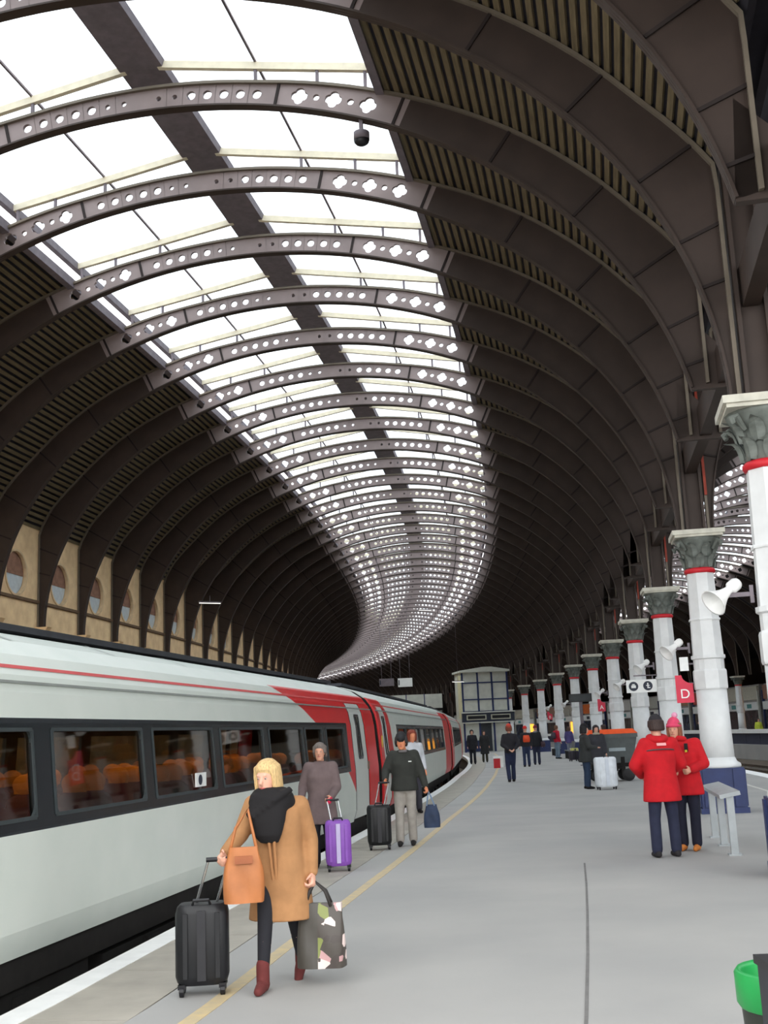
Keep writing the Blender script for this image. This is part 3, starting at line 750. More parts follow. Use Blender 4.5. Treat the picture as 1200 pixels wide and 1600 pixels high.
# ================================================================ STATION FURNITURE
def text_obj(body, size, m, parent, loc, rot, name='lettering', depth=.004):
    cu = bpy.data.curves.new(name, 'FONT'); cu.body = body; cu.size = size; cu.extrude = depth; cu.align_x = 'CENTER'; cu.align_y = 'CENTER'
    cu.materials.append(m); q = bpy.data.objects.new(name, cu); COL.objects.link(q); bpy.context.view_layer.update()
    me = bpy.data.meshes.new_from_object(q.evaluated_get(bpy.context.evaluated_depsgraph_get())); me.name = name; bpy.data.objects.remove(q); bpy.data.curves.remove(cu)
    if not me.materials: me.materials.append(m)
    o = link(name, me, parent, loc); o.rotation_euler = rot
    return o
M_sign = mat('white_sign_face', sr(240, 242, 240), .5, .03)
M_ink = mat('dark_sign_ink', sr(46, 52, 66), .6, .05)
FRONT = (pi / 2, 0, 0)      # text facing the camera (local -y)
# platform zone signs: red flag panels with a white letter
def zone_sign(k, off, z, letter, label, sc_=1.0):
    t = thing('zone_sign', label, 'sign', group='red platform zone signs')
    mb = MB(); P = [(-.16, -.26), (.16, -.26), (.16, .10)] + [(.16 - .20 * math.sin(a * pi / 12) * 1.0, .10 + .16 * (1 - math.cos(a * pi / 12))) for a in range(1, 7)] + [(-.16, .26)]
    mb.prism([(p[0] * sc_, p[1] * sc_) for p in P], -.015, .015); mb.build('panel', mat('zone_sign_red', sr(214, 52, 78), .5, .04), t)
    text_obj(letter, .25 * sc_, M_sign, t, (0, -.022, -.10 * sc_), FRONT, 'letter')
    mb = MB(); mb.bar((.0, .03, .1), (.34 * sc_, .03, .1), .03, .03); mb.build('bracket', M_ridge, t)
    return at_s(t, k * 9.14, off, z)
zone_sign(1, -.49, 2.29, 'D', 'red zone sign with a white letter D on the second column')
zone_sign(4, -.62, 2.55, 'A', 'small red zone sign hanging by the fifth column')
zone_sign(7, -.62, 2.5, 'B', 'tiny red zone sign beyond the dark departure board')
# white pictogram sign
t = thing('pictogram_sign', 'white sign with two round dark pictograms on the third column', 'sign')
mb = MB(); mb.box((0, 0, 0), (.82, .05, .34)); mb.build('panel', M_sign, t)
for x in (-.22, .16):
    mb = MB(); mb.lathe([(.125, 0), (.125, .012)], 24); mb.v = [(v[0] + x, -.026 - v[2], v[1]) for v in mb.v]; d_ = mb.build('roundel', M_ink, t)
    mb = MB()
    if x < 0: mb.box((x, -.042, -.01), (.12, .01, .07)); mb.box((x, -.042, .045), (.07, .01, .03))
    else: mb.box((x, -.042, .06), (.035, .01, .035)); mb.box((x, -.042, -.005), (.03, .01, .09)); mb.box((x + .02, -.042, -.05), (.08, .01, .025)); mb.box((x, -.042, .01), (.09, .01, .02))
    mb.build('symbol', M_sign, d_)
mb = MB(); mb.bar((.3, 0, .17), (.3, 0, .30), .03); mb.bar((-.2, 0, .28), (.52, 0, .28), .03); mb.build('bracket', M_ridge, t)
at_s(t, 18.28, -.70, 2.68)
t = thing('notice_box', 'small pale notice box fixed to the second column under its loudspeaker', 'notice')
mb = MB(); mb.box((0, 0, 0), (.16, .05, .26)); mb.build('panel', M_sign, t); mb = MB(); mb.bar((.05, .02, 0), (.2, .02, 0), .03); mb.build('bracket', M_ridge, t)
at_s(t, 9.14, -.46, 2.76)
# dark departure board
t = thing('departure_board', 'dark departure board on a post in front of the sixth column', 'board')
mb = MB(); mb.box((0, 0, 2.95), (1.0, .18, .36)); mb.build('housing', M_black, t)
mb = MB(); mb.box((0, -.1, 2.95), (.92, .02, .28)); mb.build('screen', mat('dark_screen', sr(30, 40, 44), .3, .1), t)
mb = MB(); mb.box((0, 0, 1.4), (.14, .12, 2.8)); mb.box((0, 0, .02), (.4, .4, .04)); mb.build('post', M_ridge, t)
at_s(t, 38.5, -1.35)

# leaning rail
t = thing('leaning_rail', 'grey steel leaning rail on three posts beside the blue plinth', 'rail')
A, B = Vector((4.62, 17.05, 0)), Vector((4.22, 14.75, 0)); mid = (A + B) / 2; t.location = mid; d_ = (B - A); t.rotation_euler = (0, 0, math.atan2(d_.y, d_.x)); L_ = d_.length
mg = mat('brushed_grey_steel', sr(176, 182, 184), .4, .06, metal=.2)
mb = MB(); mb.box((0, 0, .74), (L_ + .15, .26, .05), Matrix.Rotation(.18, 3, 'X')); mb.build('top_rail', mg, t)
for x in (-L_ / 2, 0, L_ / 2):
    mb = MB(); mb.box((x, 0, .365), (.09, .09, .73)); mb.box((x, 0, .01), (.16, .16, .02)); mb.build('post', mg, t)

# bins cut by the lower right corner
t = thing('litter_bin', 'dark litter bin with a bright green rim at the lower corner', 'bin'); t.location = (1.49, 4.62, 0)
mb = MB(); mb.lathe([(.15, 0), (.16, .02), (.195, .58), (.195, .60)], 24); mb.build('body', mat('dark_bin_plastic', sr(46, 50, 44), .5, .1), t, True)
mb = MB(); mb.lathe([(.20, .575), (.21, .59), (.212, .70), (.20, .715), (.18, .70), (.175, .60)], 24, cap=False); mb.build('rim', mat('green_bin_rim', sr(34, 150, 74), .4, .06), t, True)
t = thing('waste_cabinet', 'dark blue-black square bin in front of the green-rimmed bin', 'bin'); t.location = (1.465, 4.20, 0)
mb = MB(); mb.box((0, 0, .41), (.36, .30, .76)); mb.build('body', mat('dark_blue_bin', sr(26, 30, 40), .4, .1), t)
mb = MB(); mb.box((0, 0, .805), (.38, .32, .03)); mb.build('lid', M_black, t); mb = MB(); mb.box((0, 0, .02), (.32, .32, .04)); mb.build('foot', M_black, t)

# red and white marker block on the yellow line
t = thing('marker_block', 'small red and white marker block at the end of the yellow line', 'marker')
mb = MB(); mb.box((0, 0, .22), (.30, .30, .44)); mb.build('red_base', M_red, t)
mb = MB(); mb.box((.04, 0, .48), (.40, .40, .10)); mb.box((.22, 0, .26), (.14, .28, .5)); mb.build('white_cap', M_line, t)
at_s(t, 40, -5.22)

# grey tipping cart with orange top
t = thing('luggage_cart', 'grey wheeled cart with a bright orange top beside the dark-coated traveller', 'cart')
mo = mat('bright_orange_cover', sr(244, 92, 40), .6, .06); mgc = mat('dark_grey_cart_panel', sr(92, 98, 98), .6, .08)
mb = MB(); mb.hexa([(-.62, -.45, .55), (.62, -.45, .55), (.62, .45, .55), (-.62, .45, .55), (-.78, -.55, 1.42), (.78, -.55, 1.42), (.78, .55, 1.42), (-.78, .55, 1.42)])
mb.box((0, -.50, 1.36), (1.58, .10, .12)); hp = mb.build('hopper', mgc, t)
mb = MB(); mb.box((.15, -.505, .95), (.5, .03, .10)); mb.box((-.3, -.50, .8), (.25, .03, .10)); mb.build('label_plate', mat('pale_label', sr(168, 180, 184), .6, .05), hp)
mb = MB(); mb.hexa([(-.80, -.56, 1.42), (.80, -.56, 1.42), (.80, .56, 1.42), (-.80, .56, 1.42), (-.62, -.42, 1.56), (.68, -.42, 1.56), (.68, .42, 1.56), (-.62, .42, 1.56)]); mb.build('cover', mo, t)
mb = MB(); mb.box((0, 0, .46), (1.3, .9, .16)); mb.box((.3, -.44, .55), (.12, .06, .8)); mb.box((-.1, -.46, .42), (.7, .06, .10)); mb.build('chassis', M_under, t)
mb = MB(); mb.box((.62, -.35, .36), (.5, .2, .14)); mb.build('step', mat('pale_step', sr(190, 192, 186), .6, .05), t)
for x in (-.45, .45):
    for y in (-.42, .42):
        mb = MB(); mb.lathe([(.10, -.06), (.19, -.05), (.19, .05), (.10, .06)], 16); mb.v = [(v[0] + x, v[2] + y, v[1] + .19) for v in mb.v]; mb.build('wheel', M_black, t)
at_s(t, 23.0, -1.45); t.rotation_euler.z += .1

# platform building: two-storey kiosk with blue framing
t = thing('signal_cabin', 'white two-storey cabin with blue framing on the platform', 'kiosk')
mw = mat('cabin_white_panel', sr(214, 216, 206), .55, .06, 2.0); mcw = mat('cabin_cream_panel', sr(226, 220, 180), .55, .05)
X0_, X1_ = -2.0, 2.0
mb = MB(); mb.box((0, 1.5, 3.35), (3.9, 2.9, 6.7)); mb.build('core', mw, t)
cols_ = [(-1.95, -.62), (-.62, .62), (.62, 1.95)]; rows_ = [(.9, 2.35), (3.35, 4.35), (4.35, 5.75), (5.75, 6.55)]
for (xa, xb) in cols_:
    for (za, zb) in rows_:
        mb = MB(); mb.box(((xa + xb) / 2, .02, (za + zb) / 2), (xb - xa - .12, .06, zb - za - .10)); mb.build('panel', mw, t)
for x in (-1.95, -.62, .62, 1.95):
    mb = MB(); mb.box((x, -.02, 3.3), (.14, .14, 6.6)); mb.build('blue_post', M_blue, t)
for z in (3.32, 4.35, 5.75):
    mb = MB(); mb.box((0, -.03, z), (4.0, .10, .10)); mb.build('blue_rail', M_blue, t)
mb = MB(); mb.box((-2.06, .5, 4.6), (.14, 1.0, 3.6)); mb.build('side_panel', mcw, t)
mb = MB(); mb.box((0, 1.3, 6.72), (4.3, 3.4, .16)); mb.prism([(-2.1, 6.8), (2.1, 6.8), (.6, 7.05), (-.2, 7.05)], -.3, 2.9); mb.build('roof', mw, t)
mb = MB(); mb.box((.1, -.22, 2.85), (4.5, .30, .75)); fs = mb.build('fascia', mat('dark_fascia', sr(44, 50, 66), .5, .08), t)
for x in (-.95, 1.15):
    mb = MB(); mb.box((x, -.39, 2.85), (1.7, .03, .42)); sg_ = mb.build('display_frame', mat('display_frame_cream', sr(196, 196, 176), .5, .05), fs)
    mb = MB(); mb.box((x, -.41, 2.85), (1.5, .03, .26)); mb.build('display', M_black, fs)
mb = MB(); mb.box((.1, -.25, 3.27), (4.6, .4, .10)); mb.box((.1, -.25, 2.42), (4.6, .4, .08)); mb.build('ledge', mw, t)
mb = MB(); mb.box((-.1, -.03, 1.2), (.95, .08, 2.3)); mb.build('doorway', mat('cabin_door_dark', sr(50, 54, 60), .5, .08), t)
mb = MB(); mb.box((-1.3, -.05, .5), (1.2, .10, .9)); mb.build('kick_panel', M_blue, t)
at_s(t, 84.6, -3.0, 0); t.rotation_euler.z += .12

# footbridge across the far end
t = thing('footbridge', 'white-panelled footbridge crossing the tracks far behind the train', 'footbridge')
mb = MB(); mb.box((0, 0, 4.15), (13.3, 2.4, .25)); mb.build('deck', M_under, t)
for i in range(7):
    mb = MB(); mb.box((-5.7 + 1.9 * i, -1.22, 5.0), (1.82, .08, 1.45)); mb.build('parapet_panel', mw, t)
    mb = MB(); mb.box((-6.65 + 1.9 * i, -1.22, 5.0), (.09, .14, 1.55)); mb.build('parapet_post', M_blue, t)
mb = MB(); mb.box((6.5, 0, 1.6), (.35, .35, 5.2)); mb.box((-6.5, 0, 1.6), (.35, .35, 5.2)); mb.build('pier', mw, t)
at_s(t, 108, -10.9)
# hung signs above the train
for s_, o_, z_, wd, ht, m_, lb in ((16 * SP, -9.75, 4.45, .78, .46, M_sign, 'white box sign hanging above the second coach'), (16 * SP, -10.75, 4.5, .8, .40, M_ridge, 'dull grey box sign hanging beside the white one')):
    t = thing('hanging_sign', lb, 'sign'); mb = MB(); mb.box((0, 0, 0), (wd, .16, ht)); mb.build('box', m_, t)
    mb = MB(); mb.box((-wd / 2 + .06, -.09, 0), (.06, .02, ht * .6)); mb.build('mark', M_ink, t)
    mb = MB(); zz = EZ + EB * math.sqrt(1 - ((o_ - OC) / EA) ** 2) - z_
    for x in (-wd / 3, wd / 3): mb.bar((x, 0, ht / 2 - .01), (x, 0, zz), .02)
    mb.build('hanger', M_ridge, t); at_s(t, s_, o_, z_)
# security camera under the second rib
t = thing('security_camera', 'dark dome camera hanging under a rib against the bright glazing', 'camera')
mb = MB(); mb.ball((0, 0, -.28), (.13, .10, .10)); mb.build('dome', M_black, t, True); mb = MB(); mb.lathe([(.13, -.27), (.13, -.15), (.05, -.10)], 16); mb.build('housing', M_ridge, t, True); mb = MB(); mb.bar((0, 0, -.12), (0, 0, .12), .06); mb.build('stem', M_ridge, t)
at_s(t, SP, -5.20, 11.36)
# tube lights
for s_, o_, z_, lb in ((20 * SP, -8.6, 9.6, 'bright tube light hanging below the far glazing'), (11 * SP, -16.9, 7.5, 'bright tube light along the stone wall side'), (21 * SP, -6.6, 5.0, 'bright tube light low over the far platform')):
    t = thing('tube_light', lb, 'lamp', group='tube lights under the roof')
    mb = MB(); mb.box((0, 0, 0), (.95, .04, .03)); mb.build('tube', emit('lamp_tube', (1, .97, .9), .35), t)
    mb = MB(); mb.box((0, 0, .05), (1.0, .07, .05)); mb.bar((0, 0, .06), (0, 0, .3), .02); zz = EZ + EB * math.sqrt(1 - ((o_ - OC) / 8.6) ** 2) - z_; mb.bar((0, 0, .3), (math.sin(-.35) * -zz * .0, 0, zz), .012); mb.build('fitting', M_ridge, t); at_s(t, s_, o_, z_); t.rotation_euler = (0, 0, ANG(s_) + .6)

# far platform: fence, shops, signs
def far_thing(name, label, cat, s_, o_, z_=0, group=None): return at_s(thing(name, label, cat, group=group), s_, o_, z_)
t = far_thing('platform_fence', 'white-topped dark fence along the far platform', 'fence', 0, 0)
t.location = (0, 0, 0); t.rotation_euler = (0, 0, 0)
for i in range(40):
    a = 14 + i * 3.0; mb = MB(); stroke(mb, [(OF + .2, 0), (OF + .26, 0), (OF + .26, .75), (OF + .2, .75)], a + .02, a + 2.98, 3); mb.build('panel', mat('navy_fence_panel', sr(48, 50, 70), .6, .1), t)
    mb = MB(); stroke(mb, [(OF + .14, .75), (OF + .34, .75), (OF + .34, 1.02), (OF + .14, 1.02)], a, a + 3.0, 3); mb.build('top_band', M_line, t)
shopc = [(sr(196, 150, 120), None), (sr(206, 206, 198), None), (sr(216, 214, 210), None), (sr(236, 120, 50), 2.0), (sr(188, 182, 170), None), (sr(170, 130, 110), None), (sr(210, 206, 190), None), (sr(198, 90, 80), None)]
for i in range(18):
    s_ = 42 + i * 9.0; c_, e_ = shopc[i % 8]
    t = far_thing('shop_front', 'shop front across the tracks, %s along from the picture edge' % (ordn + ['fifteenth', 'sixteenth', 'seventeenth', 'eighteenth'])[i], 'shop', s_, 25.0, 0, 'shop fronts across the tracks')
    mb = MB(); mb.box((1.6, 4.4, 2.5), (3.0, 8.7, 5.0)); mb.build('building', mat('shop_wall', sr(176, 172, 170), .8, .1), t)
    mb = MB(); mb.box((0, 4.4, 4.2), (.2, 8.4, 1.3)); mb.build('upper_panel', mat('shop_panel_%d' % (i % 8), c_, .6, .06), t)
    mb = MB(); mb.box((-.05, 4.4, 2.95), (.3, 8.5, .75)); fs = mb.build('fascia', M_sign, t)
    for y in (2.2, 6.4): mb = MB(); mb.box((-.22, y, 2.95), (.04, 1.1, .40)); mb.build('sign_mark', M_ink if i % 2 else mat('teal_mark', sr(90, 150, 150), .6, .05), fs)
    for y in (2.3, 6.6):
        mb = MB(); mb.box((-.02, y, 1.3), (.16, 3.6, 2.4)); mb.build('window', emit('warm_shop_window', sr(250, 168, 60), .5) if (i in (1, 4, 7, 9, 12, 14, 16) and y < 4) else mat('shop_glass_%d' % (i % 3), [sr(74, 60, 64), sr(96, 84, 78), sr(60, 66, 84)][i % 3], .25, .2, 1.5), t)
    for y in (.1, 4.45, 8.7): mb = MB(); mb.box((-.06, y, 2.2), (.2, .25, 4.4)); mb.build('pilaster', M_blue if i % 2 else mw, t)

# ================================================================ PEOPLE
V = Vector
TMP = bpy.data.scenes.new('workshop')
def fuse(name, mb, vox, m, parent, smooth=6):
    """melt overlapping pieces into one continuous surface"""
    me = bpy.data.meshes.new(name); me.from_pydata(mb.v, [], mb.f); q = bpy.data.objects.new(name, me); TMP.collection.objects.link(q)
    r = q.modifiers.new('r', 'REMESH'); r.mode = 'VOXEL'; r.voxel_size = vox; r.use_smooth_shade = True
    if smooth: s_ = q.modifiers.new('s', 'SMOOTH'); s_.iterations = smooth; s_.factor = .5
    vl = TMP.view_layers[0]; vl.update(); dg = vl.depsgraph
    out = bpy.data.meshes.new_from_object(q.evaluated_get(dg)); bpy.data.objects.remove(q); bpy.data.meshes.remove(me)
    out.name = name; out.materials.clear(); out.materials.append(m)
    for p in out.polygons: p.use_smooth = True
    return link(name, out, parent)
def loft(mb, rings, n=20):     # rings: (x, y, z, rx, ry[, twist])
    rows = []
    for q in rings:
        x, y, z, rx, ry = q[:5]; tw = q[5] if len(q) > 5 else 0.0; c, s_ = math.cos(tw), math.sin(tw)
        rows.append([(x + rx * math.cos(a) * c - ry * math.sin(a) * s_, y + rx * math.cos(a) * s_ + ry * math.sin(a) * c, z) for a in (2 * pi * i / n for i in range(n))])
    mb.grid(rows, close_v=True); mb.quad(*reversed(rows[0])); mb.quad(*rows[-1])
def chain(mb, pts, rad, n=12):
    pts = [V(p) for p in pts]; P = []; Rr_ = []
    for i in range(len(pts) - 1):
        for k in range(4): t = k / 4; P.append(pts[i].lerp(pts[i + 1], t)); Rr_.append(rad[i] + (rad[i + 1] - rad[i]) * t)
    P.append(pts[-1]); Rr_.append(rad[-1])
    for i in range(len(pts) - 1): mb.tube([pts[i], pts[i + 1]], [rad[i], rad[i + 1]], n)
    for p, r in zip(pts, rad): mb.ball(p, r * .995, n, 8)
def hand(mb, wrist, d, pn, curl=.5, sc_=1.0, side=1):
    """palm + five fingers. d = pointing direction, pn = palm normal, side = +1 thumb on the (d x pn) side"""
    d = V(d).normalized(); pn = V(pn); pn = (pn - d * pn.dot(d)).normalized(); w_ = d.cross(pn) * side
    wrist = V(wrist); k = sc_
    for j in range(5):
        t = j / 4; c = wrist + d * (.085 * t * k); mb.ball(c, (.03 * k, .03 * k, .03 * k), 10, 6)
    for j in (-1, 0, 1):
        mb.tube([wrist + w_ * (.012 * j * k), wrist + d * (.09 * k) + w_ * (.026 * j * k)], [.02 * k, .017 * k], 8); mb.ball(wrist + d * (.09 * k) + w_ * (.026 * j * k), .017 * k, 8, 6)
    for j, ln in enumerate((.072, .080, .074, .058)):
        o = wrist + d * (.09 * k) + w_ * ((.033 - .022 * j) * k); p = [o]; dd = d.copy(); a = 0
        for q in (.42, .32, .26):
            a += curl; dd = (d * math.cos(a) + pn * math.sin(a)); p.append(p[-1] + dd * (ln * q * k))
        chain(mb, p, [.0105 * k, .0098 * k, .009 * k, .0078 * k], 8)
    o = wrist + d * (.025 * k) + w_ * (.026 * k); p = [o, o + (w_ * .75 + d * .55 + pn * .35).normalized() * (.042 * k)]; p.append(p[-1] + (d * .8 + pn * (.4 + .4 * curl) + w_ * .1).normalized() * (.034 * k)); chain(mb, p, [.0135 * k, .0115 * k, .009 * k], 8)
SKIN = lambda i=0: mat('skin_%d' % i, [sr(226, 172, 148), sr(214, 158, 132), sr(232, 150, 110)][i], .55, .06, 14.0)
def person(label, loc, H=1.72, face=pi, P=None, coat=None, trousers=sr(40, 42, 52), shoes=sr(34, 30, 30), hair=None, hat=None, scarf=None, skirt=None, vox=.012, skin=0, detail=True, group=None, turn=0.0, nod=0.0, gloves=None, extra=None, curl=.9, bulk=1.0):
    """local frame: x = the person's right, y = forward, z up, for a 1.72 m figure scaled to H"""
    t = thing('person', label, 'person', loc, face, group); k = H / 1.72; t.scale = (k, k, k); t['label'] = label
    J = dict(aR=(.10, 0, .085), aL=(-.10, 0, .085), kR=(.095, .02, .47), kL=(-.095, .02, .47), hR=(.085, 0, .88), hL=(-.085, 0, .88), pel=(0, 0, .93), wst=(0, .01, 1.06), che=(0, .015, 1.25), sR=(.175, -.01, 1.39), sL=(-.175, -.01, 1.39), eR=(.235, -.03, 1.12), eL=(-.235, -.03, 1.12), wR=(.245, .06, .90), wL=(-.245, .06, .90), nk=(0, .0, 1.45), hd=(0, .025, 1.605), tR=(0, 1, 0), tL=(0, 1, 0))
    J.update(P or {}); J = {a: V(b) for a, b in J.items()}
    hd = J['hd']; ct, st = math.cos(turn), math.sin(turn)
    def HP(x, y, z):    # head coordinates (x right, y forward), turned and nodded
        y2 = y * math.cos(nod) + z * math.sin(nod); z2 = z * math.cos(nod) - y * math.sin(nod)
        return hd + V((x * ct + y2 * st, -x * st + y2 * ct, z2))
    mb = MB()
    loft(mb, [(*J['pel'][:2], J['pel'].z - .10, .145, .10), (*J['pel'][:2], J['pel'].z, .16, .11), (*J['wst'][:2], J['wst'].z, .13, .09), (*J['che'][:2], J['che'].z, .155, .105), (*J['che'][:2], J['che'].z + .10, .15, .09), (*J['nk'][:2], J['nk'].z - .03, .07, .055)])
    chain(mb, [J['nk'] - V((0, 0, .05)), J['nk'] + V((0, 0, .03)), hd - V((0, .01, .06))], [.058, .054, .052])
    for s_ in ('R', 'L'):
        h_, kn, an = J['h' + s_], J['k' + s_], J['a' + s_]
        chain(mb, [h_, h_.lerp(kn, .5), kn, kn.lerp(an, .35), an], [.085, .07, .052, .052, .036])
        tv = V((J['t' + s_].x, J['t' + s_].y, J['t' + s_].z)).normalized()
        chain(mb, [an - tv * .04 - V((0, 0, .04)), an + tv * .13 - V((0, 0, .055))], [.032, .026])
        sh, el, wr = J['s' + s_], J['e' + s_], J['w' + s_]
        chain(mb, [J['che'] + V((0, 0, .10)), sh], [.06, .055]); chain(mb, [sh, el, wr], [.052, .04, .027])
        if detail:
            d = (wr - el).normalized(); sd = 1 if s_ == 'R' else -1
            inward = V((-sd, .15, 0)); hand(mb, wr, d if 'd' + s_ not in J else J['d' + s_], inward if 'n' + s_ not in J else J['n' + s_], curl, 1.0, 1 if s_ == 'R' else -1)
        else: chain(mb, [wr, wr + (wr - el).normalized() * .13], [.028, .03])
    # skull, jaw, nose, ears, brow
    rows = []
    for (z, rx, ry, oy) in ((-.125, .028, .03, .05), (-.115, .042, .05, .035), (-.09, .055, .068, .02), (-.055, .064, .082, .008), (-.02, .071, .092, .0), (.02, .075, .099, -.008), (.06, .074, .098, -.012), (.09, .062, .082, -.014), (.11, .04, .055, -.015), (.118, .012, .02, -.015)):
        rows.append([HP(rx * math.cos(2 * pi * i / 16), oy + ry * math.sin(2 * pi * i / 16), z) for i in range(16)])
    mb.grid(rows, close_v=True); mb.quad(*reversed(rows[0])); mb.quad(*rows[-1])
    mb.tube([HP(0, .088, .01), HP(0, .115, -.035), HP(0, .098, -.05)], [.009, .015, .012], 8)
    for sx in (-1, 1): mb.ball(HP(sx * .078, -.01, -.01), (.012, .02, .03), 8, 6)
    mb.tube([HP(-.04, .086, .022), HP(.04, .086, .022)], .010, 8); mb.tube([HP(-.022, .088, -.078), HP(.022, .088, -.078)], .009, 8)
    fuse('body', mb, vox * .75 if detail else vox, SKIN(skin), t, 3)
    if detail:
        for sx in (-1, 1):
            mb = MB(); mb.ball(HP(sx * .031, .083, .0), .0095, 10, 8); e = mb.build('eye', mat('eye_white', sr(196, 178, 168), .3, .03), t, True)
            mb = MB(); mb.ball(HP(sx * .031, .0885, .0), .0058, 8, 6); mb.build('iris', mat('dark_iris', sr(50, 40, 36), .3, .03), e, True)
        mb = MB(); mb.tube([HP(-.024, .091, -.070), HP(0, .099, -.072), HP(.024, .091, -.070)], [.004, .007, .004], 8); mb.build('mouth', mat('lip_red', sr(176, 92, 88), .5, .05), t, True)
    cm = lambda nm, c: mat(nm + '_%d_%d_%d' % tuple(int(q * 999) for q in c), c, .85, .08, 9.0, .15)
    # trousers, shoes
    if trousers:
        mb = MB(); loft(mb, [(*J['pel'][:2], J['pel'].z - .12, .15, .11), (*J['pel'][:2], J['pel'].z - .02, .175, .125), (*J['wst'][:2], J['wst'].z - .02, .15, .11)])
        fit_ = .9 if skirt == 'tights' else 1.0
        for s_ in ('R', 'L'):
            h_, kn, an = J['h' + s_], J['k' + s_], J['a' + s_]
            lo = kn.lerp(an, .97)
            chain(mb, [h_, h_.lerp(kn, .5), kn, lo], [.098 * fit_, .088 * fit_, .073 * fit_ * fit_, (.070 if fit_ == 1 else .042)])
        fuse('trousers', mb, vox * 1.15, cm('trouser_cloth', trousers), t, 4)
    for s_ in ('R', 'L'):
        an = J['a' + s_]; tv = J['t' + s_].normalized(); mb = MB(); up = V((0, 0, 1))
        chain(mb, [an - tv * .045 - up * .042, an + tv * .07 - up * .045, an + tv * .155 - up * .055], [.043, .044, .034]); chain(mb, [an - up * .04, an + up * (.10 if skirt == 'tights' else .015)], [.05, .05])
        for q in range(len(mb.v)):     # flat sole
            x_, y_, z_ = mb.v[q]; lim = an.z - .084; mb.v[q] = (x_, y_, max(z_, lim)) if tv.z > -.25 else (x_, y_, z_)
        fuse('shoe', mb, vox, cm('shoe_leather', shoes), t, 2)
    # coat or jacket
    if coat:
        c, hem, flare = coat[:3]; b = bulk; mb = MB(); pe, ws, ch = J['pel'], J['wst'], J['che']
        R_ = []
        hx, hy = (J['hR'] + J['hL']).x / 2, (J['hR'] + J['hL']).y / 2
        if hem < pe.z - .15: R_ += [(hx, hy, hem, (.19 + flare) * b, (.15 + flare * .8) * b), (hx, hy, (hem + pe.z - .05) / 2, (.19 + flare * .6) * b, (.145 + flare * .5) * b)]
        else: R_ += [(hx, hy, hem, (.185 + flare) * b, (.14 + flare) * b)]
        R_ += [(ws.x, ws.y, ws.z, .168 * b, .130 * b), (ch.x, ch.y, ch.z, .185 * b, .138 * b), (ch.x, ch.y - .005, ch.z + .10, .185 * b, .115 * b), (J['nk'].x, J['nk'].y, J['nk'].z - .015, .095, .08), (J['nk'].x, J['nk'].y, J['nk'].z + .025, .078, .072)]
        loft(mb, R_, 24)
        for s_ in ('R', 'L'):
            chain(mb, [ch + V((0, -.005, .10)), J['s' + s_]], [.09, .075 * b]); e_ = J['e' + s_]; w_ = J['w' + s_]
            chain(mb, [J['s' + s_], e_, e_.lerp(w_, .97)], [.073 * b, .061 * b, .048 * b])
        fuse('coat', mb, vox * 1.2, cm('coat_cloth', c), t, 4)
    if gloves:
        for s_ in gloves[1]:
            mb = MB(); d = J.get('d' + s_, (J['w' + s_] - J['e' + s_])).normalized(); chain(mb, [J['w' + s_], J['w' + s_] + d * .10], [.034, .042]); fuse('glove', mb, vox, cm('glove', gloves[0]), t, 2)
    if scarf:
        mb = MB(); n_ = J['nk']; q = scarf[1]
        if q > 1.1:
            loft(mb, [(n_.x, n_.y + .01, n_.z - .10, .17, .14), (n_.x, n_.y + .02, n_.z - .05, .185, .155), (n_.x, n_.y + .025, n_.z + .01, .165, .145), (n_.x, n_.y + .03, n_.z + .05, .13, .12), (n_.x, n_.y + .03, n_.z + .065, .09, .09)])
            loft(mb, [(n_.x - .0, n_.y + .13, n_.z - .34, .07, .03), (n_.x + .01, n_.y + .145, n_.z - .28, .11, .05), (n_.x + .015, n_.y + .13, n_.z - .18, .14, .07), (n_.x + .01, n_.y + .10, n_.z - .06, .15, .09)])
            for i in range(5): mb.tube([(n_.x - .17 + .06 * i, n_.y + .10 + .02 * (i % 2), n_.z + .05 - .02 * i), (n_.x - .05 + .04 * i, n_.y + .18, n_.z - .03 - .03 * i), (n_.x + .12 + .01 * i, n_.y + .13, n_.z + .0 - .03 * i)], .028, 8)
        else:
            mb.tube([(n_.x + .088 * q * math.cos(a), n_.y + .015 + .085 * q * math.sin(a), n_.z + .01 + .015 * math.sin(a)) for a in (2 * pi * i / 20 for i in range(21))], .048 * q, 10)
        fuse('scarf', mb, vox * 1.2, cm('scarf', scarf[0]), t, 3)
    if hair:
        c, ln = hair[:2]; mb = MB(); rows = []
        for (z, rx, ry, oy) in ((.00, .086, .088, -.035), (.03, .088, .105, -.022), (.07, .086, .112, -.016), (.10, .072, .095, -.018), (.125, .046, .062, -.018), (.135, .012, .02, -.018)):
            rows.append([HP(rx * math.cos(2 * pi * i / 20), oy + ry * math.sin(2 * pi * i / 20), z) for i in range(20)])
        # push the fringe back so that the forehead shows
        rows2 = []
        for r_ in rows: rows2.append(r_)
        mb.grid(rows2, close_v=True); mb.quad(*reversed(rows2[0])); mb.quad(*rows2[-1])
        for i in range(13):
            a = pi + (pi * 1.25) * (i / 12 - .5) + pi / 2 * 1 + pi; a = -pi / 2 + (pi * 1.3) * (i / 12 - .5)
            x_, y_ = .078 * math.cos(a), -.015 + .088 * math.sin(a)
            mb.tube([HP(x_, y_, .08), HP(x_ * 1.08, y_ * 1.08, .0), HP(x_ * 1.10, y_ * 1.10 - .005, (-.06 if ln > .02 else -.02 if y_ > -.03 else -.05) - ln * .5), HP(x_ * 1.02, y_ * 1.05 - .01, (-.08 if ln > .02 else -.03 if y_ > -.03 else -.085) - ln)], [.025, .026, .024, .014], 8)
        # cut below the brow in front
        mb.v = [tuple(v) for v in mb.v]
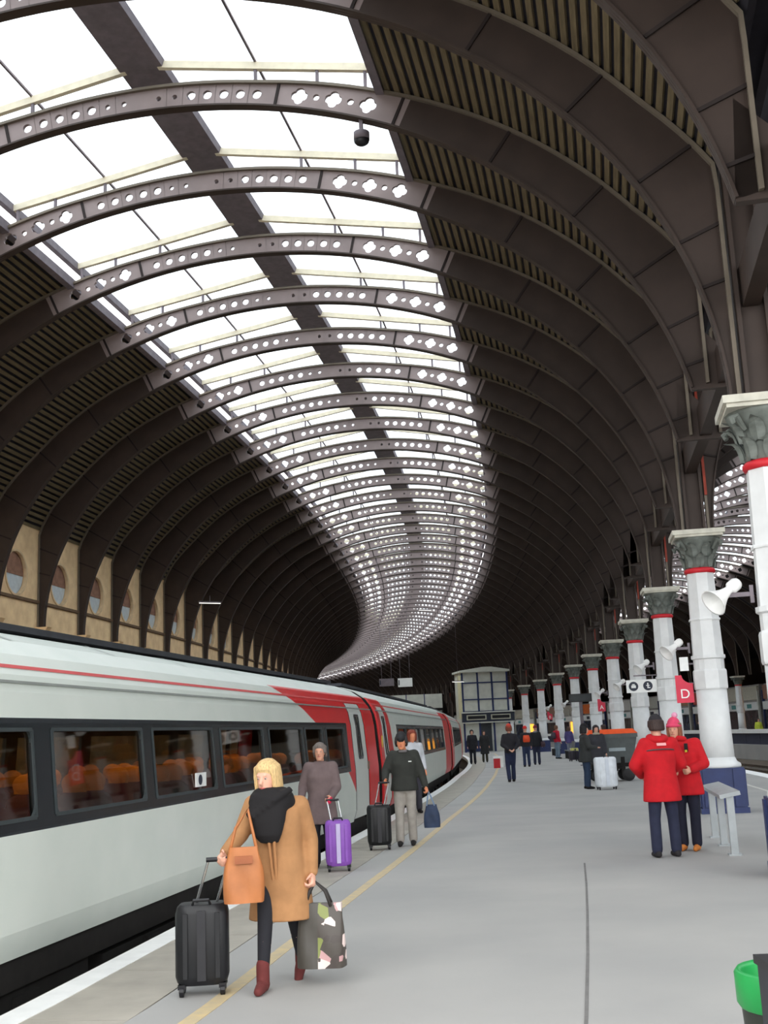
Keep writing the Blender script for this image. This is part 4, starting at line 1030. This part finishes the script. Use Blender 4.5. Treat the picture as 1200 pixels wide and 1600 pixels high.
        fuse('hair', mb, vox, mat('hair_%d_%d' % (int(c[0] * 999), int(c[2] * 999)), c, .6, .22, 30.0, .4, stretch=(4, 4, .6)), t, 3)
    if hat:
        kind, c = hat[:2]; mb = MB(); prof = [(.0, .089, .108), (.04, .09, .11), (.08, .082, .102), (.115, .06, .078), (.14, .025, .035)]
        z0 = .045 if kind != 'hood' else -.08
        if kind == 'hood': prof = [(-.02, .098, .112), (.05, .105, .122), (.11, .10, .118), (.17, .09, .11), (.21, .07, .085), (.235, .03, .04)]
        rows = [[HP(rx * math.cos(2 * pi * i / 20), -.014 + (-.03 if kind == 'hood' else 0) + ry * math.sin(2 * pi * i / 20), z0 - .02 + z) for i in range(20)] for z, rx, ry in prof]
        mb.grid(rows, close_v=True); mb.quad(*reversed(rows[0])); mb.quad(*rows[-1])
        if kind == 'cap': mb.tube([HP(0, .06, .05), HP(0, .16, .035)], [.07, .03], 10); mb.v = [tuple(v) for v in mb.v]
        if kind == 'beanie':
            mb.tube([HP(.092 * math.cos(2 * pi * i / 20), -.014 + .112 * math.sin(2 * pi * i / 20), .04) for i in range(21)], .016, 8)
        if kind == 'bobble': mb.tube([HP(.092 * math.cos(2 * pi * i / 20), -.014 + .112 * math.sin(2 * pi * i / 20), .04) for i in range(21)], .018, 8)
        ht = fuse('hat', mb, vox, cm('hat', c), t, 2)
        if kind == 'bobble': mb = MB(); mb.ball(HP(-.02, -.02, .185), .042, 12, 8); mb.build('bobble', cm('hat_bobble', hat[2]), ht, True)
    if extra: extra(t, J, HP, cm)
    return t
def suitcase(label, loc, rz, w_, h_, d_, c, handle_top, name='suitcase', strap=None, tilt=0.0):
    t = thing(name, label, 'suitcase', loc, rz); m = mat('case_%d_%d' % (int(c[0] * 999), int(c[2] * 999)), c, .42, .08, 5.0)
    mb = MB(); z0 = .07; r = .05
    pf = [(-w_ / 2 + r, 0), (w_ / 2 - r, 0)] ; rows = []
    for z, q in ((0, .80), (.02, .93), (.06, 1), (h_ - .06, 1), (h_ - .02, .94), (h_, .82)):
        row = []
        for i in range(20):
            a = 2 * pi * (i + .5) / 20; cx_, sy_ = math.cos(a), math.sin(a); e = 5.0
            rr = (abs(cx_) ** e + abs(sy_) ** e) ** (-1 / e); row.append((rr * cx_ * w_ / 2 * q, rr * sy_ * d_ / 2 * q, z0 + z))
        rows.append(row)
    mb.grid(rows, close_v=True); mb.quad(*reversed(rows[0])); mb.quad(*rows[-1]); mb.build('shell', m, t, True)
    for p in t.children[0].data.polygons: p.use_smooth = len(p.vertices) == 4
    mb = MB()
    for x in (-w_ * .30, w_ * .30): mb.box((x, -d_ / 2 - .004, z0 + h_ / 2), (.03, .02, h_ * .8))
    mb.build('ridge', m, t)
    mb = MB(); mb.box((0, -d_ / 2 - .012, z0 + h_ * .5), (w_ * .16, .012, h_ * .86)); mb.build('front_strip', strap or mat('case_trim_dark', sr(40, 40, 44), .4, .1), t)
    for x in (-1, 1):
        for y in (-1, 1):
            mb = MB(); mb.lathe([(.02, -.018), (.038, -.014), (.038, .014), (.02, .018)], 12); mb.v = [(v[2] + x * w_ * .38, v[0] + y * d_ * .3, v[1] + .038) for v in mb.v]; wh = mb.build('wheel', M_black, t)
            mb = MB(); mb.box((x * w_ * .38, y * d_ * .3, .066), (.05, .05, .03)); mb.build('caster_fork', M_black, wh)
    mb = MB(); mb.tube([(-.06, -d_ / 2 + .03, z0 + h_ - .005), (-.05, -d_ / 2 + .01, z0 + h_ + .03), (.05, -d_ / 2 + .01, z0 + h_ + .03), (.06, -d_ / 2 + .03, z0 + h_ - .005)], .011, 8); mb.build('carry_handle', M_black, t)
    if handle_top:
        hx, hy, hz = handle_top; mb = MB()
        for x in (-.07, .07): mb.tube([(x, d_ / 2 - .05, z0 + h_ - .1), (x + hx, hy, hz)], .010, 8)
        mb.build('telescopic_rod', mat('chrome_rod', sr(196, 198, 200), .25, .05, metal=.8), t)
        mb = MB(); mb.tube([(hx - .085, hy, hz), (hx + .085, hy, hz)], .016, 10); mb.build('grip', M_black, t)
    return t

# ---- the blonde woman in the camel coat, her case and bags
camel = sr(170, 124, 82)
def camel_extra(t, J, HP, cm):
    mb = MB(); ch = J['che']        # lapels and the coat's front edge
    for sx in (1, -1): mb.tube([(ch.x + sx * .06, ch.y + .135, ch.z + .05), (ch.x + sx * .02, ch.y + .16, ch.z - .14), (.01 + sx * .012, .16, .72), (.01 + sx * .02, .185, .54)], [.014, .012, .012, .012], 8)
    mb.build('coat_front_edge', mat('camel_edge', sr(166, 118, 76), .85, .08), t, True)
person('blonde woman in a camel coat and big black scarf striding with luggage', (-.84, 8.30, 0), 1.60, pi - .12,
       P=dict(aR=(.10, .24, .085), aL=(-.08, -.28, .15), tL=(0, .8, -.55), kR=(.085, .20, .47), kL=(-.09, -.03, .46), hR=(.085, .03, .84), hL=(-.085, -.01, .84), pel=(0, 0, .88), wst=(.01, .02, 1.0), che=(.02, .05, 1.18),
              sR=(.19, .06, 1.31), sL=(-.155, 0, 1.29), eR=(.28, .11, 1.10), wR=(.345, .315, .985), eL=(-.215, -.08, 1.03), wL=(-.24, .02, .80), nk=(.04, .06, 1.375), hd=(.07, .10, 1.52)),
       coat=(camel, .47, .05), trousers=sr(34, 34, 40), shoes=sr(104, 46, 44), hair=(sr(222, 188, 132), .13), scarf=(sr(22, 20, 22), 1.25), skirt='tights', vox=.011, turn=.25, nod=.15, extra=camel_extra, bulk=1.06)
suitcase('black upright suitcase pulled by the blonde woman', (-1.37, 8.11, 0), .10, .36, .52, .24, sr(26, 27, 30), (.125, -.145, .885))
def soft_bag(name, label, loc, rz, w_, h_, d_, m, handles, top=.6, strap_m=None, sag=.12, lift=0.0):
    t = thing(name, label, 'bag', loc, rz); mb = MB(); rows = []
    for i in range(9):
        u = i / 8; wz = w_ / 2 * ((1 - sag) + sag * math.sin(pi * min(1, u * .9 + .25)) - (1 - top) * max(0, u - .6) * 1.2); dz = d_ / 2 * (1.0 - .75 * u ** 2)
        row = []
        for k in range(24):
            a = 2 * pi * k / 24; c, s_ = math.cos(a), math.sin(a); rr = (abs(c) ** 4 + abs(s_) ** 4) ** -.25
            row.append((rr * c * wz + .006 * math.sin(5 * u + 3 * a), rr * s_ * dz + .008 * math.sin(4 * a + 6 * u), lift + u * h_))
        rows.append(row)
    mb.grid(rows, close_v=True); mb.quad(*reversed(rows[0])); mb.quad(*rows[-1]); mb.build('bag_body', m, t, True)
    for pts in handles: mb = MB(); mb.tube(pts, .011, 8); mb.build('handle', strap_m or m, t, True)
    return t
tan = mat('tan_leather', sr(180, 112, 64), .5, .10, 6.0, .1)
t = soft_bag('handbag', 'tan leather handbag hanging at the camel coat', (-1.06, 7.96, .60), .15, .27, .36, .13, tan, [[(-.09, 0, .34), (-.05, .06, .48), (.04, .16, .60), (.09, .0, .34)]], .7)
mb = MB(); mb.box((0, -.055, .28), (.12, .02, .05)); mb.build('clasp', mat('dark_tan_leather', sr(160, 92, 56), .5, .1), t)
# floral print: blotches of colour in the bag's own material
fm = bpy.data.materials.new('floral_print'); fm.use_nodes = True; N = fm.node_tree.nodes; L = fm.node_tree.links; b = N['Principled BSDF']; b.inputs['Roughness'].default_value = .45
tc = N.new('ShaderNodeTexCoord'); vo = N.new('ShaderNodeTexVoronoi'); vo.inputs['Scale'].default_value = 16.0; L.new(tc.outputs['Object'], vo.inputs['Vector'])
cr = N.new('ShaderNodeValToRGB'); cr.color_ramp.interpolation = 'CONSTANT'; e = cr.color_ramp.elements; e[0].position = 0; e[0].color = (*sr(74, 68, 62), 1); e[1].position = .35; e[1].color = (*sr(226, 206, 200), 1)
for ps, c in ((.55, sr(128, 136, 74)), (.7, sr(190, 150, 150)), (.85, sr(70, 62, 58))): q = e.new(ps); q.color = (*c, 1)
sp = N.new('ShaderNodeSeparateColor'); L.new(vo.outputs['Color'], sp.inputs[0]); L.new(sp.outputs[0], cr.inputs[0])
sx = N.new('ShaderNodeSeparateXYZ'); L.new(tc.outputs['Object'], sx.inputs[0]); gt = N.new('ShaderNodeMath'); gt.operation = 'GREATER_THAN'; gt.inputs[1].default_value = -.01; L.new(sx.outputs[0], gt.inputs[0])
mx = N.new('ShaderNodeMix'); mx.data_type = 'RGBA'; mx.inputs['A'].default_value = (*sr(70, 66, 60), 1); L.new(gt.outputs[0], mx.inputs['Factor']); L.new(cr.outputs[0], mx.inputs['B']); L.new(mx.outputs['Result'], b.inputs['Base Color'])
soft_bag('shopping_bag', 'dark shopping bag with pale flower print in the blonde woman\'s hand', (-.565, 8.22, .12), -.15, .33, .42, .17, fm, [[(-.10, y, .40), (-.07, y * .6, .50), (-.03, 0, .56), (.04, y * .6, .50), (.08, y, .40)] for y in (-.03, .03)], .95, mat('bag_handle_dark', sr(50, 46, 44), .6, .1), .04)

# ---- woman in the grey-brown coat with the purple case
person('short-haired woman in a grey-brown coat wheeling a purple suitcase', (-1.0, 15.4, 0), 1.60, pi - .08,
       P=dict(eR=(.27, -.02, 1.12), wR=(.27, .12, .93), eL=(-.235, .02, 1.10), wL=(-.175, .27, .97), aR=(.09, .08, .085), kR=(.09, .08, .47), aL=(-.09, -.10, .085), kL=(-.09, .0, .46)),
       coat=(sr(112, 96, 96), .60, .03), trousers=sr(32, 32, 40), hair=(sr(120, 110, 104), .0), gloves=(sr(200, 40, 74), 'L'), vox=.014, bulk=1.08, skin=1)
suitcase('glossy purple hard suitcase with a pale front strip', (-.77, 14.93, 0), .06, .33, .56, .25, sr(140, 84, 182), (-.06, .115, .875), strap=mat('pale_lilac_strip', sr(190, 178, 216), .4, .05))
# ---- man in the dark jacket and cap
def man_extra(t, J, HP, cm):
    mb = MB(); mb.box(J['che'] + V((-.11, .15, .04)), (.05, .01, .015)); mb.build('jacket_mark', M_sign, t)
    mb = MB(); n_ = J['nk']; mb.tube([n_ + V((.05 * math.cos(a), .03 + .05 * math.sin(a) + .02, .0)) for a in (pi * i / 8 for i in range(9))], .022, 8); mb.build('collar', mat('grey_collar', sr(120, 118, 118), .8, .1), t, True)
person('man in a dark jacket, cap and grey trousers with two pieces of luggage', (.13, 17.9, 0), 1.68, pi - .06,
       P=dict(eR=(.29, .04, 1.15), wR=(.285, .24, 1.02), eL=(-.27, -.02, 1.12), wL=(-.33, .05, .90), aR=(.10, .05, .085), aL=(-.10, -.06, .085), nk=(0, .02, 1.45), hd=(.02, .05, 1.60)),
       coat=(sr(50, 52, 48), .84, .015), trousers=sr(166, 160, 152), hair=(sr(60, 56, 56), .0), hat=('cap', sr(44, 44, 46)), vox=.014, skin=2, bulk=1.14, extra=man_extra)
suitcase('black upright suitcase held by the man in the cap', (-.28, 17.45, 0), .05, .36, .58, .26, sr(24, 25, 27), (.10, .12, .965))
soft_bag('holdall', 'navy soft bag hanging from the capped man\'s hand', (.525, 17.80, .26), -.1, .24, .34, .14, mat('navy_bag_cloth', sr(44, 58, 84), .7, .12, 8.0), [[(-.07, y, .32), (-.05, y * .5, .46), (-.03, 0, .535), (.0, y * .5, .46), (.05, y, .32)] for y in (-.02, .02)], .6, mat('pale_blue_strap', sr(130, 150, 176), .6, .08))
# ---- the two in red coats
redc = sr(196, 20, 32)
def red_back(t, J, HP, cm):
    mb = MB(); ch = J['che']; mb.tube([(ch.x + .205 * math.cos(a), ch.y - .005 - .165 * math.sin(a), ch.z + .045 + .03 * math.sin(a)) for a in (pi * (.12 + .76 * i / 14) for i in range(15))], .009, 8); mb.build('reflective_seam', mat('grey_seam_tape', sr(84, 64, 66), .5, .1), t, True)
    mb = MB(); mb.box((ch.x - .0, ch.y - .152, ch.z + .135), (.12, .012, .035), Matrix.Rotation(-.35, 3, 'X')); mb.build('back_badge', mat('pale_badge', sr(244, 170, 170), .6, .05), t)
person('person in a long red coat and black cap seen from behind', (3.40, 14.87, 0), 1.74, .10,
       P=dict(aL=(-.125, 0, .085), aR=(.125, .0, .085), kL=(-.115, .02, .47), kR=(.125, .03, .47), eL=(-.315, .05, 1.13), wL=(-.17, .25, 1.0), eR=(.305, .05, 1.13), wR=(.15, .26, 1.0)),
       coat=(redc, .68, .015), trousers=sr(40, 44, 66), shoes=sr(42, 40, 42), hat=('cap', sr(40, 38, 42)), hair=(sr(60, 44, 40), -.03), scarf=(redc, 1.08), vox=.013, bulk=1.2, extra=red_back)
def red_front(t, J, HP, cm):
    mb = MB(); c = J['che'] + V((-.10, .165, .10)); mb.box(c, (.045, .03, .11)); r_ = mb.build('radio', M_black, t); mb = MB(); mb.box(c + V((0, .018, -.045)), (.03, .01, .03)); mb.build('radio_tag', mat('yellow_tag', sr(214, 200, 60), .6, .05), r_)
person('person in a red coat and pink bobble hat facing the camera', (3.88, 15.55, 0), 1.70, pi - .45,
       P=dict(hd=(.07, .09, 1.60), nk=(.03, .04, 1.45), che=(.01, .02, 1.25), eL=(-.28, .02, 1.13), wL=(-.14, .22, 1.06), eR=(.26, .05, 1.13), wR=(.12, .25, 1.05), aR=(.09, .02, .085), aL=(-.09, .03, .085)),
       coat=(redc, .72, .015), trousers=sr(30, 32, 50), shoes=sr(214, 132, 62), hat=('bobble', sr(214, 70, 104), sr(230, 160, 190)), hair=(sr(150, 96, 70), .05), scarf=(redc, .85), vox=.013, bulk=1.2, skin=1, extra=red_front)
# ---- travellers farther along the platform
far = dict(vox=.024, detail=False)
person('traveller in a dark coat and black hat beside a white suitcase', (5.22, 31.6, 0), 1.72, -pi / 2 + .1, P=dict(wR=(.1, .30, 1.1), eR=(.25, .06, 1.12), wL=(-.1, .30, 1.1), eL=(-.25, .06, 1.12)), coat=(sr(52, 54, 54), .72, .03), trousers=sr(48, 66, 92), hat=('beanie', sr(28, 26, 30)), hair=(sr(30, 28, 30), .06), bulk=1.15, **far)
suitcase('large white suitcase on the open platform', (5.62, 30.95, 0), .1, .58, .78, .34, sr(232, 238, 244), None, strap=mat('pale_case_strip', sr(214, 222, 232), .4, .04))
person('dark-haired woman standing behind the orange-topped cart', (6.05, 34.4, 0), 1.70, pi, coat=(sr(56, 56, 62), .6, .03), hair=(sr(36, 28, 30), .12), scarf=(sr(176, 168, 150), .9), bulk=1.1, **far)
def orange_pack(t, J, HP, cm):
    mb = MB(); c = J['che']; loft(mb, [(0, c.y - .20, c.z - .20, .15, .09), (0, c.y - .22, c.z - .05, .16, .10), (0, c.y - .20, c.z + .10, .13, .08)]); fuse('rucksack', mb, .025, mat('orange_pack', sr(240, 86, 44), .6, .06), t, 3)
def satchel(t, J, HP, cm):
    mb = MB(); loft(mb, [(.30, .02, .78, .10, .16), (.31, .02, .92, .11, .18), (.30, .02, 1.02, .08, .14)]); fuse('shoulder_bag', mb, .025, mat('plum_bag', sr(70, 50, 60), .6, .08), t, 3)
def dark_pack(t, J, HP, cm):
    mb = MB(); c = J['che']; loft(mb, [(0, c.y - .20, c.z - .22, .15, .10), (0, c.y - .22, c.z - .05, .17, .12), (0, c.y - .20, c.z + .12, .13, .08)]); fuse('rucksack', mb, .025, mat('dark_pack', sr(70, 60, 70), .7, .08), t, 3)
person('man in black walking away in a red cap, hands behind him', (3.80, 37.9, 0), 1.84, .1, P=dict(eL=(-.26, -.08, 1.12), wL=(-.08, -.20, .98), eR=(.28, -.08, 1.12), wR=(.10, -.20, .98), aR=(.09, .12, .085), kR=(.09, .1, .47), aL=(-.09, -.1, .085)), coat=(sr(40, 38, 44), .86, .0), trousers=sr(38, 46, 74), hat=('beanie', sr(206, 70, 54)), hair=(sr(130, 70, 50), .0), **far)
person('traveller with a bright orange rucksack beyond the man in black', (6.0, 52.5, 0), 1.80, .1, coat=(sr(40, 40, 46), .85, .0), trousers=sr(44, 56, 86), hat=('beanie', sr(214, 50, 44)), extra=orange_pack, **far)
person('traveller in a black coat and burgundy beanie with a shoulder bag', (6.75, 54.8, 0), 1.82, -.3, coat=(sr(36, 36, 42), .80, .02), trousers=sr(42, 46, 70), hat=('beanie', sr(130, 44, 60)), scarf=(sr(120, 126, 132), .9), extra=satchel, **far)
person('dark figure walking by the far coaches near the white edge', (4.1, 60.5, 0), 1.78, pi, coat=(sr(38, 38, 44), .70, .02), trousers=sr(34, 36, 46), hair=(sr(50, 40, 36), .02), **far)
person('second dark figure beside the far coaches, in an olive skirt', (4.95, 63.2, 0), 1.72, pi, coat=(sr(44, 44, 46), .45, .06), trousers=sr(60, 58, 44), hair=(sr(50, 40, 36), .08), **far)
person('navy-coated figure by the cabin doorway', (7.2, 71.5, 0), 1.75, pi, coat=(sr(44, 50, 84), .70, .02), trousers=sr(34, 36, 50), hair=(sr(80, 60, 50), .02), **far)
person('traveller in a red jacket with a dark rucksack and pale jeans', (9.05, 64.0, 0), 1.82, -1.1, coat=(sr(206, 36, 60), .84, .0), trousers=sr(122, 142, 160), hair=(sr(120, 80, 60), .02), extra=dark_pack, **far)
person('figure in a violet jacket between the middle columns', (10.05, 66.0, 0), 1.72, -.6, coat=(sr(84, 76, 128), .80, .02), trousers=sr(130, 136, 150), hair=(sr(90, 70, 60), .06), **far)
person('figure in a plum jacket between the fifth and sixth columns', (8.5, 46.5, 0), 1.72, 1.2, coat=(sr(120, 50, 72), .74, .02), trousers=sr(40, 42, 60), hair=(sr(60, 46, 40), .04), **far)
p_ = W(11.6, -6.15); person('red-haired traveller in a pale top at the second coach\'s door', (p_.x, p_.y, 0), 1.76, pi + .3, coat=(sr(206, 210, 216), .84, .0), trousers=sr(60, 60, 70), hair=(sr(150, 70, 50), .05), skin=2, **far)
fc = [sr(36, 38, 46), sr(44, 46, 52), sr(60, 66, 70), sr(30, 32, 38), sr(196, 210, 70), sr(90, 36, 60), sr(50, 54, 74), sr(34, 34, 38)]
for i, (s_, o_) in enumerate(((56, 14.6), (59, 15.0), (62, 14.7), (65, 15.3), (70, 15.0), (53, 15.3), (80, 15.2), (84, 14.8))):
    q = W(s_, o_); nm = ['black', 'charcoal', 'slate', 'dark', 'yellow high-visibility', 'plum', 'navy', 'sooty black'][i]
    person('distant figure in a %s coat behind the white-topped fence' % nm, (q.x, q.y, 0), 1.74, pi + .4 * (i % 3 - 1), coat=(fc[i], .7, .02), hair=(sr(50, 40, 36), .03), group='people across the tracks', vox=.03, detail=False)

# ---- benches and luggage along the column row
mb = MB(); mb.box((0, 0, .44), (.45, 1.5, .05)); BS = mb.mesh('bench_seat', mat('steel_bench', sr(120, 124, 128), .4, .08, metal=.3))
mb = MB(); mb.box((.22, 0, .72), (.04, 1.5, .42), Matrix.Rotation(.15, 3, 'Y')); BB = mb.mesh('bench_back', MATS['steel_bench'])
mb = MB(); mb.box((0, 0, .21), (.4, .06, .42)); BL = mb.mesh('bench_leg', M_black)
for i, (s_, o_) in enumerate(((31.5, -.85), (51.3, -.95), (59.4, -.9))):
    t = thing('platform_bench', 'steel platform bench %s column' % ['just before the fifth', 'between the sixth and seventh', 'beside the seventh'][i], 'bench', group='benches along the columns')
    link('seat', BS, t); link('backrest', BB, t)
    for y in (-.6, .6): link('leg', BL, t, (0, y, 0))
    at_s(t, s_, o_)
suitcase('small yellow-green case standing by the violet-jacketed figure', (9.75, 62.5, 0), .2, .42, .5, .26, sr(206, 204, 120), None)
suitcase('dark low case on the platform beside the middle columns', (9.0, 58.0, 0), .4, .5, .45, .3, sr(54, 50, 60), None)

# ---- stickers on the train
mb = MB(); xs_ = LEN - (5.15 - X0); mb.box((xs_, prof_y(1.27) - .008, 1.275), (.34, .012, .15)); st = mb.build('window_sticker', M_sign, nc)
mb = MB(); mb.lathe([(.055, 0), (.055, .006)], 20); mb.v = [(v[0] + xs_ + .04, prof_y(1.27) + .001 + v[2], v[1] + 1.275) for v in mb.v]; mb.build('sticker_roundel', M_ink, st)
mb = MB(); mb.box((LEN - .25, prof_y(1.55) + .006, 1.55), (.16, .012, .24)); mb.build('yellow_notice', mat('yellow_notice', sr(226, 200, 90), .6, .05), c2)
bpy.data.scenes.remove(TMP)
bpy.context.view_layer.update()
